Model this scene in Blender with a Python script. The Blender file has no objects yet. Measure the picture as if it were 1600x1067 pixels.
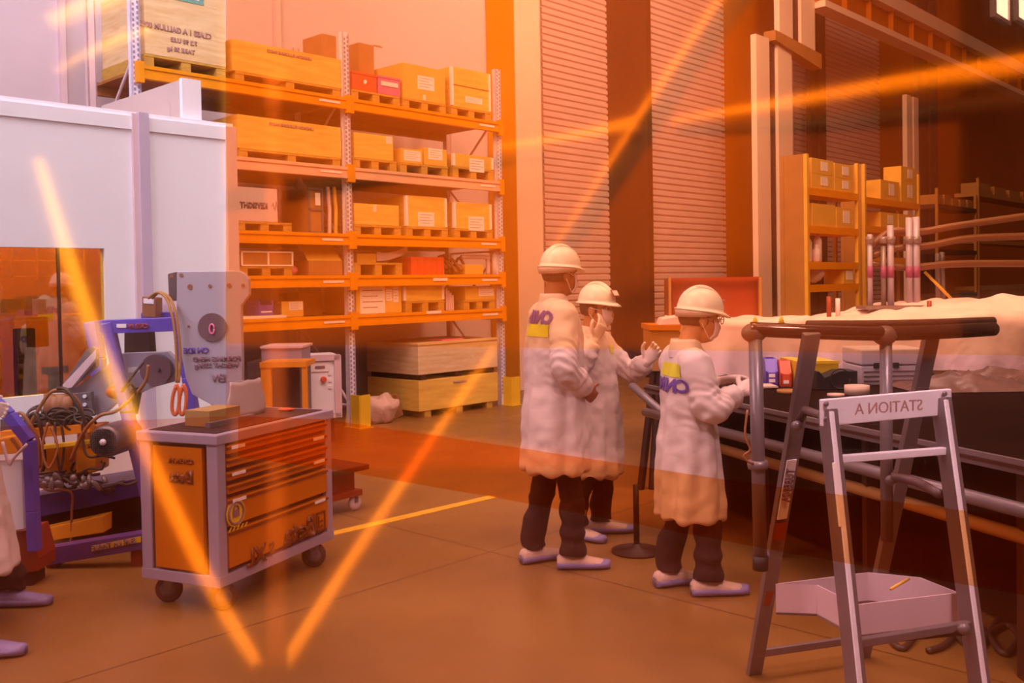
import bpy, bmesh, math, random
from mathutils import Vector, Matrix, Euler, noise
from mathutils.bvhtree import BVHTree
random.seed(7)
PI = math.pi
SC = bpy.context.scene
COL = SC.collection
# ------------------------------------------------------------------ camera
FPX, W, H = 1480.0, 1600.0, 1067.0
EYE = Vector((0, 0, 1.6))
PITCH, ROLL = math.radians(-1.3), math.radians(1.0)
CY = 445.0 - math.tan(PITCH) * FPX          # image row of the optical axis
cam_d = bpy.data.cameras.new('camera')
cam = bpy.data.objects.new('camera', cam_d); COL.objects.link(cam)
cam_d.sensor_fit = 'HORIZONTAL'; cam_d.sensor_width = 36.0; cam_d.lens = 36.0 * FPX / W
cam_d.shift_y = -((H / 2) - CY) / W
cam_d.clip_end = 200
ROT = Euler((PI / 2 + PITCH, 0, 0)).to_matrix() @ Matrix.Rotation(-ROLL, 3, 'Z')
cam.matrix_world = Matrix.Translation(EYE) @ ROT.to_4x4()
SC.camera = cam

def ray(px, py):
    return (ROT @ Vector(((px - 800.0) / FPX, -(py - CY) / FPX, -1.0)))
def P(px, py, z):                 # point seen at the pixel, z metres ahead
    r = ray(px, py); return EYE + r * (z / r.y)
def G(px, py, h=0.0):             # point of the horizontal plane at height h
    r = ray(px, py); return EYE + r * ((h - EYE.z) / r.z)

# ------------------------------------------------------------------ world, light, exposure
SC.view_settings.view_transform = 'Standard'
SC.view_settings.look = 'None'
SC.view_settings.exposure = 0.0
SC.view_settings.gamma = 1.0
w = bpy.data.worlds.new('hall_daylight'); SC.world = w; w.use_nodes = True
w.node_tree.nodes['Background'].inputs[0].default_value = (1.0, 0.62, 0.55, 1)
w.node_tree.nodes['Background'].inputs[1].default_value = 0.22
def area(name, loc, tgt, sx, sy, power, col, spread=PI):
    d = bpy.data.lights.new(name, 'AREA'); d.shape = 'RECTANGLE'; d.size = sx; d.size_y = sy
    d.energy = power; d.color = col; d.spread = spread
    o = bpy.data.objects.new(name, d); COL.objects.link(o); o.location = loc
    o.rotation_euler = (Vector(tgt) - Vector(loc)).to_track_quat('-Z', 'Y').to_euler()
    return o
area('roof_light_over_shelves', (-1.5, 5.0, 8.5), (-0.5, 12, 1.5), 5, 3, 800, (1.0, 0.86, 0.84))
area('roof_light_over_cabin', (-6.0, 2.5, 6.5), (-4.2, 8, 2.0), 3, 3, 410, (0.90, 0.87, 1.0))
area('roof_light_over_people', (0.8, 2.6, 6.5), (0.7, 6.5, 0.8), 3, 1.5, 140, (1.0, 0.68, 0.56))
area('added_side_fill', (-3.2, 1.9, 4.2), (1.0, 4.6, 1.0), 1.5, 1.5, 120, (0.94, 0.84, 1.0))  # added fill, no window there; gives the coats a lavender left side
area('added_shutter_light', (3.5, 10.5, 8.5), (4.5, 17, 3.0), 5, 2, 900, (1.0, 0.84, 0.78))  # added to brighten the shutters, pier and columns
area('added_ladder_light', (1.6, 1.35, 4.0), (1.3, 3.2, 1.0), .8, .3, 45, (0.96, 0.86, 1.0), math.radians(100))  # added lamp that brightens the ladder's camera-facing parts
area('added_sheet_light', (3.5, 6.0, 6.5), (3.2, 8.2, 1.0), 3, 2, 250, (1.0, 0.80, 0.70), math.radians(110))  # added to brighten the white plastic sheet
area('added_veil_light_right', (2.0, 0.9, 5.2), (2.0, -4.2, 2.4), 1.8, 0.5, 330, (1.0, 0.80, 0.55), math.radians(150))  # added to brighten the mirrored tubes at the upper right
area('added_veil_light', (-1.0, 1.0, 5.2), (-1.0, -4.2, 1.6), 3.0, 0.6, 520, (1.0, 0.80, 0.55), math.radians(150))  # added to light the veil panels and tubes mirrored in the glass

# ------------------------------------------------------------------ materials
_m = {}
def mat(name, col=(.8, .8, .8), rough=.6, metal=0.0, noise_amt=0.0, nscale=8.0, bump=0.0, bscale=30.0, col2=None, stretch=None, spec=.5):
    if name in _m: return _m[name]
    m = bpy.data.materials.new(name); m.use_nodes = True; nt = m.node_tree; b = nt.nodes['Principled BSDF']
    b.inputs['Base Color'].default_value = (*col, 1); b.inputs['Roughness'].default_value = rough
    b.inputs['Metallic'].default_value = metal; b.inputs['Specular IOR Level'].default_value = spec
    tc = nt.nodes.new('ShaderNodeTexCoord'); mp = nt.nodes.new('ShaderNodeMapping')
    nt.links.new(tc.outputs['Object'], mp.inputs[0])
    if stretch: mp.inputs['Scale'].default_value = stretch
    n = nt.nodes.new('ShaderNodeTexNoise'); n.inputs['Scale'].default_value = nscale; n.inputs['Detail'].default_value = 5
    nt.links.new(mp.outputs[0], n.inputs[0])
    c2 = col2 or tuple(c * (1 - noise_amt) for c in col)
    mx = nt.nodes.new('ShaderNodeMix'); mx.data_type = 'RGBA'
    rp = nt.nodes.new('ShaderNodeValToRGB'); rp.color_ramp.elements[0].position = .35; rp.color_ramp.elements[1].position = .68
    nt.links.new(n.outputs[0], rp.inputs[0]); nt.links.new(rp.outputs[0], mx.inputs[0])
    mx.inputs[6].default_value = (*col, 1); mx.inputs[7].default_value = (*c2, 1)
    nt.links.new(mx.outputs[2], b.inputs['Base Color'])
    if bump:
        n2 = nt.nodes.new('ShaderNodeTexNoise'); n2.inputs['Scale'].default_value = bscale
        nt.links.new(mp.outputs[0], n2.inputs[0])
        bp = nt.nodes.new('ShaderNodeBump'); bp.inputs['Strength'].default_value = bump; bp.inputs['Distance'].default_value = .02
        nt.links.new(n2.outputs[0], bp.inputs['Height']); nt.links.new(bp.outputs[0], b.inputs['Normal'])
    _m[name] = m; return m
def glassy(name, tint, refl, rough=.03, refl_col=(1, 1, 1)):
    m = bpy.data.materials.new(name); m.use_nodes = True; nt = m.node_tree
    nt.nodes.remove(nt.nodes['Principled BSDF']); out = nt.nodes['Material Output']
    t = nt.nodes.new('ShaderNodeBsdfTransparent'); t.inputs[0].default_value = (*tint, 1)
    g = nt.nodes.new('ShaderNodeBsdfGlossy'); g.inputs[0].default_value = (*refl_col, 1); g.inputs['Roughness'].default_value = rough
    x = nt.nodes.new('ShaderNodeMixShader'); x.inputs[0].default_value = refl
    nt.links.new(t.outputs[0], x.inputs[1]); nt.links.new(g.outputs[0], x.inputs[2]); nt.links.new(x.outputs[0], out.inputs[0])
    _m[name] = m; return m

M = dict(
    wall=mat('hall_wall_paint', (.70, .56, .62), .8, noise_amt=.07, nscale=.6),
    column=mat('column_paint', (.95, .66, .55), .7, noise_amt=.08, nscale=1.5),
    amber_wall=mat('amber_cladding', (.50, .135, .006), .7, spec=.15, noise_amt=.12, nscale=.8),
    shutter=mat('shutter_steel', (.74, .50, .50), .55, noise_amt=.10, nscale=2, stretch=(1, 1, 6)),
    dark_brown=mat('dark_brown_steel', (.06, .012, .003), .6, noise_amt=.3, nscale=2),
    cabin=mat('white_cabin_panel', (.95, .92, 1.0), .45, noise_amt=.03, nscale=1),
    cabin_trim=mat('cabin_trim', (.78, .56, .60), .45, noise_amt=.05),
    beige=mat('beige_duct_sheet', (.60, .45, .42), .5, noise_amt=.06),
    galv=mat('galvanised_steel', (.92, .84, 1.0), .4, .0, noise_amt=.25, nscale=40),
    holes=mat('punched_hole_dark', (.30, .22, .34), .7),
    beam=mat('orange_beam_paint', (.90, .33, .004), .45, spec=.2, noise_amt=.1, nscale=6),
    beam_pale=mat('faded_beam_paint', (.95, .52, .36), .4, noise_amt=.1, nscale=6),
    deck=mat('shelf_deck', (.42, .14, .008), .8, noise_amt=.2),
    ply=mat('plywood', (.90, .58, .10), .7, col2=(.74, .42, .06), nscale=3, stretch=(1, 1, 7), bump=.05),
    ply_pale=mat('pale_plywood', (.86, .62, .34), .7, col2=(.72, .45, .20), nscale=3, stretch=(1, 1, 9), bump=.05),
    carton=mat('cardboard', (.84, .48, .07), .8, noise_amt=.1, nscale=5),
    carton_dull=mat('dull_cardboard', (.46, .20, .05), .8, noise_amt=.14, nscale=5),
    pallet=mat('pallet_wood', (.66, .36, .05), .8, noise_amt=.3, nscale=12, stretch=(1, 1, 5)),
    paper=mat('white_paper', (.95, .84, .84), .7, noise_amt=.03),
    ink=mat('ink', (.28, .14, .16), .8),
    ink_soft=mat('faded_ink', (.45, .22, .2), .8),
    redbin=mat('red_plastic', (.80, .10, .03), .5, noise_amt=.1),
    pinkbin=mat('violet_pink_plastic', (.72, .16, .36), .45, noise_amt=.1),
    bluebin=mat('blue_plastic', (.13, .07, .50), .4, noise_amt=.1),
    yellow=mat('yellow_paint', (.88, .56, .02), .5, noise_amt=.1),
    yellow_dull=mat('yellow_plastic', (.75, .48, .02), .45, noise_amt=.1),
    green=mat('green_ink', (.14, .38, .32), .7),
    blueframe=mat('violet_blue_enamel', (.16, .09, .55), .3, noise_amt=.12, nscale=6),
    greyplate=mat('grey_steel_plate', (.60, .50, .57), .35, .2, noise_amt=.1, nscale=2),
    greydark=mat('dark_grey_steel', (.16, .09, .09), .5, .1, noise_amt=.2),
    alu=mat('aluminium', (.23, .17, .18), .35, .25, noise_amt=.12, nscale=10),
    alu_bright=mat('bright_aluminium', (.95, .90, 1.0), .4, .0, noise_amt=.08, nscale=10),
    black=mat('black_rubber', (.02, .012, .012), .6),
    cable=mat('dark_cable', (.08, .035, .02), .5),
    cable_rust=mat('rusty_brown_cable', (.35, .12, .04), .5),
    trolley=mat('orange_enamel', (.62, .17, .004), .35, spec=.3, noise_amt=.06, nscale=2),
    trolley_dark=mat('dark_orange_enamel', (.22, .045, .003), .4, noise_amt=.1),
    trolley_frame=mat('trolley_grey_frame', (.42, .34, .46), .4, .1, noise_amt=.06),
    coat=mat('white_coat_cloth', (.80, .62, .58), .85, noise_amt=.05, nscale=9, bump=.25, bscale=14),
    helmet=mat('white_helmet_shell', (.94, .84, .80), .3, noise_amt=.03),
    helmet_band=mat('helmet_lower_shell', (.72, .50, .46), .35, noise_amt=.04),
    skin=mat('skin', (.62, .25, .12), .55, noise_amt=.1, nscale=12),
    skin_dark=mat('brown_skin', (.42, .14, .06), .55, noise_amt=.1, nscale=12),
    hair=mat('dark_hair', (.14, .05, .03), .8, noise_amt=.3, nscale=60),
    mask=mat('mask_fabric', (.86, .68, .78), .8, noise_amt=.04),
    glove=mat('white_glove', (.90, .68, .62), .75, noise_amt=.06, nscale=20, bump=.15),
    trouser=mat('dark_trouser_cloth', (.045, .010, .006), .9, noise_amt=.25, nscale=12, bump=.2),
    cover_white=mat('pale_shoe_cover', (.75, .46, .34), .7, noise_amt=.1, nscale=20, bump=.3),
    cover_blue=mat('blue_shoe_cover', (.30, .22, .46), .6, noise_amt=.12, nscale=20, bump=.3),
    hivis=mat('yellow_reflective_band', (.78, .72, .03), .5, noise_amt=.05),
    logo=mat('logo_violet_blue', (.16, .07, .38), .6),
    film=mat('white_plastic_sheet', (.95, .66, .66), .55, noise_amt=.12, nscale=4, bump=.5, bscale=6),
    machine_red=mat('rust_red_panel', (.30, .035, .004), .5, noise_amt=.1),
    benchtop=mat('dark_bench_top', (.018, .005, .002), .8, spec=.05, noise_amt=.3, nscale=5),
    near_black=mat('machinery_and_shade_dark', (.015, .003, .001), .8, spec=.08, noise_amt=.5, nscale=9),
    glass_brown=None,
    tape=mat('cream_tape_roll', (.72, .48, .36), .6, noise_amt=.08),
    floor_paint=mat('yellow_floor_line', (.95, .50, .03), .5, noise_amt=.2, nscale=12),
    hookred=mat('orange_red_hook', (.75, .14, .03), .35),
    pink=mat('pink_plastic', (.90, .22, .40), .4),
    disc=mat('brown_disc', (.20, .10, .11), .4, noise_amt=.15),
    orange_plastic=mat('orange_plastic', (.92, .34, .02), .4, noise_amt=.08),
    clearplastic=mat('cloudy_plastic_sheet', (.55, .40, .38), .3, noise_amt=.2, nscale=3),
)
# floor: polished concrete with slabs, joints and wear
fm = bpy.data.materials.new('polished_concrete'); fm.use_nodes = True; nt = fm.node_tree; b = nt.nodes['Principled BSDF']
tc = nt.nodes.new('ShaderNodeTexCoord'); mp = nt.nodes.new('ShaderNodeMapping'); mp.inputs['Rotation'].default_value = (0, 0, math.radians(-46.6))
nt.links.new(tc.outputs['Object'], mp.inputs[0])
n1 = nt.nodes.new('ShaderNodeTexNoise'); n1.inputs['Scale'].default_value = 1.1; n1.inputs['Detail'].default_value = 8; nt.links.new(mp.outputs[0], n1.inputs[0])
r1 = nt.nodes.new('ShaderNodeValToRGB'); r1.color_ramp.elements[0].position = .3; r1.color_ramp.elements[1].position = .75
r1.color_ramp.elements[0].color = (.23, .10, .022, 1); r1.color_ramp.elements[1].color = (.33, .15, .038, 1)
nt.links.new(n1.outputs[0], r1.inputs[0])
bk = nt.nodes.new('ShaderNodeTexBrick'); bk.inputs['Scale'].default_value = 1; bk.inputs['Brick Width'].default_value = 4; bk.inputs['Row Height'].default_value = 4
bk.inputs['Mortar Size'].default_value = .008; bk.offset = 0; bk.inputs['Color1'].default_value = (1, 1, 1, 1); bk.inputs['Color2'].default_value = (.93, .92, .9, 1); bk.inputs['Mortar'].default_value = (.55, .5, .45, 1)
nt.links.new(mp.outputs[0], bk.inputs[0])
mx = nt.nodes.new('ShaderNodeMix'); mx.data_type = 'RGBA'; mx.blend_type = 'MULTIPLY'; mx.inputs[0].default_value = 1
nt.links.new(r1.outputs[0], mx.inputs[6]); nt.links.new(bk.outputs[0], mx.inputs[7]); nt.links.new(mx.outputs[2], b.inputs['Base Color'])
n2 = nt.nodes.new('ShaderNodeTexNoise'); n2.inputs['Scale'].default_value = 3; nt.links.new(mp.outputs[0], n2.inputs[0])
r2 = nt.nodes.new('ShaderNodeMapRange'); r2.inputs[3].default_value = .22; r2.inputs[4].default_value = .5; nt.links.new(n2.outputs[0], r2.inputs[0]); nt.links.new(r2.outputs[0], b.inputs['Roughness'])
M['floor'] = fm

# ------------------------------------------------------------------ mesh helpers
class MB:
    def __init__(s): s.bm = bmesh.new()
    def box(s, a, b, fr=None):
        f = fr or (lambda x, y, z: Vector((x, y, z)))
        v = [s.bm.verts.new(f(x, y, z)) for x in (a[0], b[0]) for y in (a[1], b[1]) for z in (a[2], b[2])]
        for q in ((0, 1, 3, 2), (4, 6, 7, 5), (0, 4, 5, 1), (2, 3, 7, 6), (0, 2, 6, 4), (1, 5, 7, 3)): s.bm.faces.new([v[i] for i in q])
        return s
    def prism(s, pts, ext):
        ext = Vector(ext); a = [s.bm.verts.new(Vector(p)) for p in pts]; b = [s.bm.verts.new(Vector(p) + ext) for p in pts]
        s.bm.faces.new(a); s.bm.faces.new(b[::-1]); n = len(pts)
        for i in range(n): s.bm.faces.new((a[i], a[(i + 1) % n], b[(i + 1) % n], b[i]))
        return s
    def tube(s, pts, r, n=10, smooth=0, cap=True, flat=1.0):
        pts = [Vector(p) for p in pts]; rs = r if isinstance(r, (list, tuple)) else [r] * len(pts)
        if smooth:
            q, qr = [], []
            for i in range(len(pts) - 1):
                p0, p1, p2, p3 = pts[max(i - 1, 0)], pts[i], pts[i + 1], pts[min(i + 2, len(pts) - 1)]
                for k in range(smooth):
                    t = k / smooth
                    q.append(.5 * ((2 * p1) + (p2 - p0) * t + (2 * p0 - 5 * p1 + 4 * p2 - p3) * t * t + (3 * p1 - p0 - 3 * p2 + p3) * t ** 3))
                    qr.append(rs[i] * (1 - t) + rs[i + 1] * t)
            q.append(pts[-1]); qr.append(rs[-1]); pts, rs = q, qr
        prev = None; rings = []
        up = Vector((0, 0, 1))
        for i, p in enumerate(pts):
            d = (pts[min(i + 1, len(pts) - 1)] - pts[max(i - 1, 0)])
            d = d.normalized() if d.length > 1e-9 else Vector((0, 0, 1))
            if prev is None:
                u = d.cross(up if abs(d.z) < .95 else Vector((1, 0, 0))).normalized()
            else:
                u = (prev - d * prev.dot(d)).normalized()
            prev = u; v = d.cross(u)
            rings.append([s.bm.verts.new(p + (u * math.cos(2 * PI * k / n) + v * math.sin(2 * PI * k / n) * flat) * rs[i]) for k in range(n)])
        for a, b in zip(rings, rings[1:]):
            for k in range(n): s.bm.faces.new((a[k], a[(k + 1) % n], b[(k + 1) % n], b[k]))
        if cap: s.bm.faces.new(rings[0][::-1]); s.bm.faces.new(rings[-1])
        return s
    def ball(s, c, r, m=None, seg=16, ring=10):
        r = Vector(r) if hasattr(r, '__len__') else Vector((r, r, r))
        mt = Matrix.Translation(Vector(c)) @ (m.to_4x4() if m else Matrix.Identity(4)) @ Matrix.Diagonal((*r, 1))
        bmesh.ops.create_uvsphere(s.bm, u_segments=seg, v_segments=ring, radius=1, matrix=mt); return s
    def loft(s, rings, cap=True):
        rr = [[s.bm.verts.new(p) for p in r] for r in rings]; n = len(rr[0])
        for a, b in zip(rr, rr[1:]):
            for k in range(n): s.bm.faces.new((a[k], a[(k + 1) % n], b[(k + 1) % n], b[k]))
        if cap: s.bm.faces.new(rr[0][::-1]); s.bm.faces.new(rr[-1])
        return s
    def lathe(s, prof, c, axis=(0, 0, 1), n=24):
        ax = Vector(axis).normalized(); u = ax.orthogonal().normalized(); v = ax.cross(u); c = Vector(c)
        return s.loft([[c + ax * h + (u * math.cos(2 * PI * k / n) + v * math.sin(2 * PI * k / n)) * max(r, 1e-4) for k in range(n)] for r, h in prof])
    def build(s, name, m, parent=None, smooth=False, bevel=0.0):
        bmesh.ops.recalc_face_normals(s.bm, faces=s.bm.faces[:])
        me = bpy.data.meshes.new(name); s.bm.to_mesh(me); s.bm.free()
        if isinstance(m, str): m = M[m]
        me.materials.append(m)
        if smooth: me.polygons.foreach_set('use_smooth', [True] * len(me.polygons))
        o = bpy.data.objects.new(name, me); COL.objects.link(o)
        if parent is not None:
            o.parent = parent
            root = parent
            while root.parent: root = root.parent
            if not parent.parent:
                o.matrix_parent_inverse = Matrix.Translation(-parent.location) if parent.type == 'EMPTY' else Matrix.Identity(4)
        if bevel:
            bv = o.modifiers.new('bevel', 'BEVEL'); bv.width = bevel; bv.segments = 2; bv.limit_method = 'ANGLE'
        return o
def tag(o, label=None, cat=None, group=None, kind=None):
    if label: o['label'] = label
    if cat: o['category'] = cat
    if group: o['group'] = group
    if kind: o['kind'] = kind
    return o
def empty(name, loc, label, cat, group=None):
    o = bpy.data.objects.new(name, None); COL.objects.link(o); o.location = loc; o.empty_display_size = .1
    return tag(o, label, cat, group)
def structure(o): o['kind'] = 'structure'; return o

def text_mesh(body, size, bold=True):
    cu = bpy.data.curves.new('t', 'FONT'); cu.body = body; cu.size = size; cu.align_x = 'CENTER'; cu.align_y = 'CENTER'
    cu.resolution_u = 3; cu.offset = size * (.05 if bold else 0.0)
    o = bpy.data.objects.new('t', cu); COL.objects.link(o); bpy.context.view_layer.update()
    me = bpy.data.meshes.new_from_object(o.evaluated_get(bpy.context.evaluated_depsgraph_get()))
    COL.objects.unlink(o); bpy.data.objects.remove(o); return me
def lettering(name, body, size, centre, right, up, m, parent, mirror=True, sx=1.0, depth=.002, bold=True, lift=.003):
    """lettering as it reads on the thing: mirrored writing runs backwards"""
    me = text_mesh(body, size, bold); r = Vector(right).normalized(); u = Vector(up); u = (u - r * u.dot(r)).normalized(); n = r.cross(u)
    k = -1 if mirror else 1
    bm = bmesh.new(); bm.from_mesh(me)
    for v in bm.verts: v.co = Vector(centre) + r * (v.co.x * k * sx) + u * v.co.y + n * lift
    x = bmesh.ops.extrude_face_region(bm, geom=bm.faces[:])
    for v in [e for e in x['geom'] if isinstance(e, bmesh.types.BMVert)]: v.co += n * depth
    mb = MB(); mb.bm.free(); mb.bm = bm
    return mb.build(name, m, parent)

# ------------------------------------------------------------------ the hall's own axes (shelving and walls run along A)
ANG = math.atan2(.726, .687)
A = Vector((math.cos(ANG), math.sin(ANG), 0)); B = Vector((-A.y, A.x, 0))
O = Vector(G(553, 668)); O.z = 0
def F(s, t, h): return O + A * s + B * t + Vector((0, 0, h))
def onplane(px, py, t=0.0):       # (s, h) where the pixel's ray meets the upright plane t
    r = ray(px, py); k = ((O + B * t) - EYE).dot(B) / r.dot(B); p = EYE + r * k
    return (p - O).dot(A), p.z

# ------------------------------------------------------------------ setting
fl = MB().box((-14, 1.1, -.1), (22, 34, 0)).build('floor', 'floor'); structure(fl)
WT = 1.55
structure(MB().box((-14, -7, -.1), (22, 1.1, 0)).build('floor_behind', mat('dimmed_floor_behind', (.05, .012, .002), .6, noise_amt=.4, nscale=2, spec=.1)))  # darkened in colour so its reflection adds little haze to the glass
wl = MB().box((-9, WT, 0), (40, WT + .2, 11), F).build('wall_back', 'wall'); structure(wl)
# left wall panels and rails
for px in (95, 432):
    s, h = onplane(px, 60, WT)
    structure(MB().box((s - .03, WT - .06, 2), (s + .03, WT, 11), F).build('trim_1' if px == 95 else 'trim_2', 'cabin_trim'))

def shutter(name, px0, px1, t, n, rec):
    s0, _ = onplane(px0, 250, t); s1, _ = onplane(px1, 250, t)
    mb = MB(); hh = 9.0; k = int(hh / .11)
    prof = []
    for i in range(k): prof += [(i * .11, 0), (i * .11 + .02, .03), (i * .11 + .085, .03), (i * .11 + .1, 0)]
    v = [[mb.bm.verts.new(F(s, t - d, h)) for h, d in prof] for s in (s0, s1)]
    for i in range(len(prof) - 1): mb.bm.faces.new((v[0][i], v[0][i + 1], v[1][i + 1], v[1][i]))
    o = mb.build(name, 'shutter'); structure(o)
    MB().box((s0, t + .005, 0), (s1, t + .07, hh), F).build('backing_panel', 'shutter', o)
    return s0, s1
# column with a deep side face, then the roller shutters
TC = 0.95
s0, _ = onplane(808, 300, TC); s1, _ = onplane(848, 300, TC)
structure(MB().box((s0, TC, 0), (s1, WT, 11), F).build('wall_pier', 'column', None, bevel=.01))
sL, _ = onplane(768, 300, WT - .02)
structure(MB().box((sL, WT - .03, 0), (s0, WT - .005, 11), F).build('pier_side_strip', mat('pier_side_orange', (.85, .34, .004), .8, noise_amt=.1, nscale=1, spec=.1)))  # strip in the colour of the pier's shadowed side
structure(MB().box((s0 - .012, TC, 0), (s0 - .001, WT - .03, 11), F).build('wall_pier_side', M.get('x') or _m['pier_side_orange']))  # thin plate that puts the pier's side shadow into colour
shutter('door_1', 848, 975, 1.35, 0, 0)
s2, _ = onplane(1010, 300, .55)
sB, _ = onplane(975, 300, 1.35)
structure(MB().box((s2 - .02, .5, 0), (s2 + .12, 1.5, 11), F).build('wall_jamb', 'dark_brown'))
shutter('door_2', 1012, 1131, .62, 0, 0)
s3, _ = onplane(1130, 300, .6); s4, _ = onplane(1262, 300, .6)
structure(MB().box((s3, .6, 0), (s4 + 1, .75, 11), F).build('wall_orange_bay', 'amber_wall'))
shutter('door_3', 1240, 1373, .52, 0, 0)
s5, _ = onplane(1373, 200, .5)
structure(MB().box((s5, .5, 0), (s5 + 14, .7, 11), F).build('wall_far', 'amber_wall'))
# bright windows high on the far right
for i, (x0, x1, y0, y1) in enumerate(((1551, 1572, -30, 34), (1586, 1625, -30, 52))):
    q = [onplane(x, y, .45) for x, y in ((x0, y0), (x1, y1))]
    em = bpy.data.materials.new('daylight_pane'); em.use_nodes = True
    bb = em.node_tree.nodes['Principled BSDF']; bb.inputs['Emission Color'].default_value = (1, .93, 1, 1); bb.inputs['Emission Strength'].default_value = 3
    s_, e_ = q[0][0], q[1][0]; hb = q[1][1]
    o = MB().box((s_, .40, hb), (e_, .49, hb + 1.6), F).build('window_%d' % (i + 2), em); structure(o)
    fr = MB(); fr.box((s_ - .12, .34, hb - .12), (s_, .5, hb + 1.7), F); fr.box((e_, .34, hb - .12), (e_ + .12, .5, hb + 1.7), F); fr.box((s_, .34, hb - .12), (e_, .5, hb), F)
    fr.build('window_frame', 'cabin_trim', o)
# crane columns and runway girder
def hcolumn(name, px0, px1, t, h0, h1, m='column', web='dark_brown', deep=.10):
    a_, _ = onplane(px0, 300, t); b_, _ = onplane(px1, 300, t); wd = b_ - a_
    mb = MB().box((a_, t, h0), (a_ + wd * .36, t + deep, h1), F).box((b_ - wd * .40, t, h0), (b_, t + deep, h1), F)
    o = mb.build(name, m); structure(o)
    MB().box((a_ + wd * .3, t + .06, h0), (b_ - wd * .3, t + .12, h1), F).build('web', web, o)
    return o
TCOL = -.9
_, hc = onplane(1235, 72, TCOL)
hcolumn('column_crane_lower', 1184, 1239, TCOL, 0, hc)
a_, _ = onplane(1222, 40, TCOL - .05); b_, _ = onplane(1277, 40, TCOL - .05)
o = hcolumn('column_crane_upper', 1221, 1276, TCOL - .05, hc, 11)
cb = onplane(1206, 70, TCOL)[0]; ce = onplane(1278, 70, TCOL)[0]
structure(MB().prism([F(cb, TCOL - .07, hc - .02), F(ce, TCOL - .07, hc - .25), F(ce, TCOL - .07, hc + .02), F(cb, TCOL - .07, hc + .15)], B * .22).build('beam_corbel', 'carton_dull'))
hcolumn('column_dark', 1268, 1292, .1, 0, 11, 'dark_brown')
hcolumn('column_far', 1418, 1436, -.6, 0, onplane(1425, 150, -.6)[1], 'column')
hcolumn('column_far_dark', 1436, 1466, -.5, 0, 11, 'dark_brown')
# girder
TG = -1.0
g0 = onplane(1282, 11, TG); hb = onplane(1364, 50, TG)[1]; ht = onplane(1480, 45, TG)[1]
gs = g0[0] - .1; ge = gs + 16
gd = MB().box((gs, TG, hb + .1), (ge, TG + .06, ht - .25), F).build('beam_runway', 'amber_wall'); structure(gd)
MB().box((gs, TG - .14, hb), (ge, TG + .18, hb + .12), F).build('lower_flange', 'column', gd)
MB().box((gs, TG - .18, ht - .28), (ge, TG + .2, ht), F).build('upper_flange', 'column', gd)
mb = MB()
for i in range(12): mb.box((gs + 1.0 + i * 1.1, TG - .1, hb + .1), (gs + 1.04 + i * 1.1, TG, ht - .25), F)
mb.build('stiffener_plates', 'amber_wall', gd)
for px, nm in ((1455, 'column_girder'),):
    pass
# yellow floor line and joints
def ground_strip(px0, py0, px1, py1, wd, m, nm):
    a, b_ = G(px0, py0), G(px1, py1); d = (b_ - a).normalized(); n = Vector((-d.y, d.x, 0)) * wd / 2; z = Vector((0, 0, .003))
    o = MB().prism([a - n + z * 0, b_ - n, b_ + n, a + n], z).build(nm, m); structure(o)
ground_strip(440, 852, 770, 776, .09, 'floor_paint', 'floor_line')

# ------------------------------------------------------------------ white cabin on the left
TCB = -1.76
cr, ch = onplane(366, 201, TCB); cl = cr - 6.5
root = empty('modular_cabin', F(cr, TCB, 0), 'large white panelled cabin with brown tinted window beside the shelving', 'cabin')
w0, wtop = onplane(163, 388, TCB); wb = onplane(163, 608, TCB)[1]; wl_ = cl + .4
mb = MB(); th = .08
mb.box((w0, TCB, 0), (cr, TCB + th, ch), F); mb.box((cl, TCB, wtop), (w0, TCB + th, ch), F); mb.box((cl, TCB, 0), (w0, TCB + th, wb), F); mb.box((cl, TCB, wb), (wl_, TCB + th, wtop), F)
mb.build('front_wall', 'cabin', root)
MB().box((cl, TCB + th, 0), (cr, TCB + 1.7, .03), F).build('cabin_floor', 'greydark', root)
MB().box((cl, TCB + 1.62, 0), (cr, TCB + 1.7, ch), F).build('rear_wall', 'amber_wall', root)
MB().box((cr - .08, TCB + th, 0), (cr, TCB + 1.62, ch), F).build('end_wall', 'cabin', root)
MB().box((cl, TCB + .02, ch), (cr, TCB + 1.7, ch + .04), F).build('roof_panel', 'cabin', root)
p0 = onplane(207, 300, TCB)[0]; p1 = onplane(231, 300, TCB)[0]
MB().box((p0, TCB - .03, 0), (p0 + (p1 - p0) * .35, TCB, ch + .02), F).build('joint_cover', 'cabin_trim', root)
MB().box((p0 + (p1 - p0) * .35, TCB - .05, 0), (p1, TCB, ch + .03), F).build('joint_post', mat('lavender_post', (.62, .50, .66), .4, noise_amt=.05), root)
c0 = onplane(353, 300, TCB)[0]
MB().box((c0, TCB - .02, 0), (cr + .01, TCB, ch + .01), F).build('corner_trim', 'cabin_trim', root, bevel=.004)
for a0, a1 in ((cl, p0), (p1, c0)):
    MB().box((a0, TCB - .015, ch - .10), (a1, TCB, ch), F).build('top_rail', 'cabin', root)
g = MB().box((wl_, TCB + .03, wb), (w0, TCB + .04, wtop), F).build('tinted_window', glassy('amber_glass', (.66, .56, .05), .12, .02), root)
mid = onplane(96, 500, TCB)[0]
MB().box((mid - .008, TCB + .02, wb), (mid + .008, TCB + .05, wtop), F).build('window_joint', 'dark_brown', root)
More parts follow.
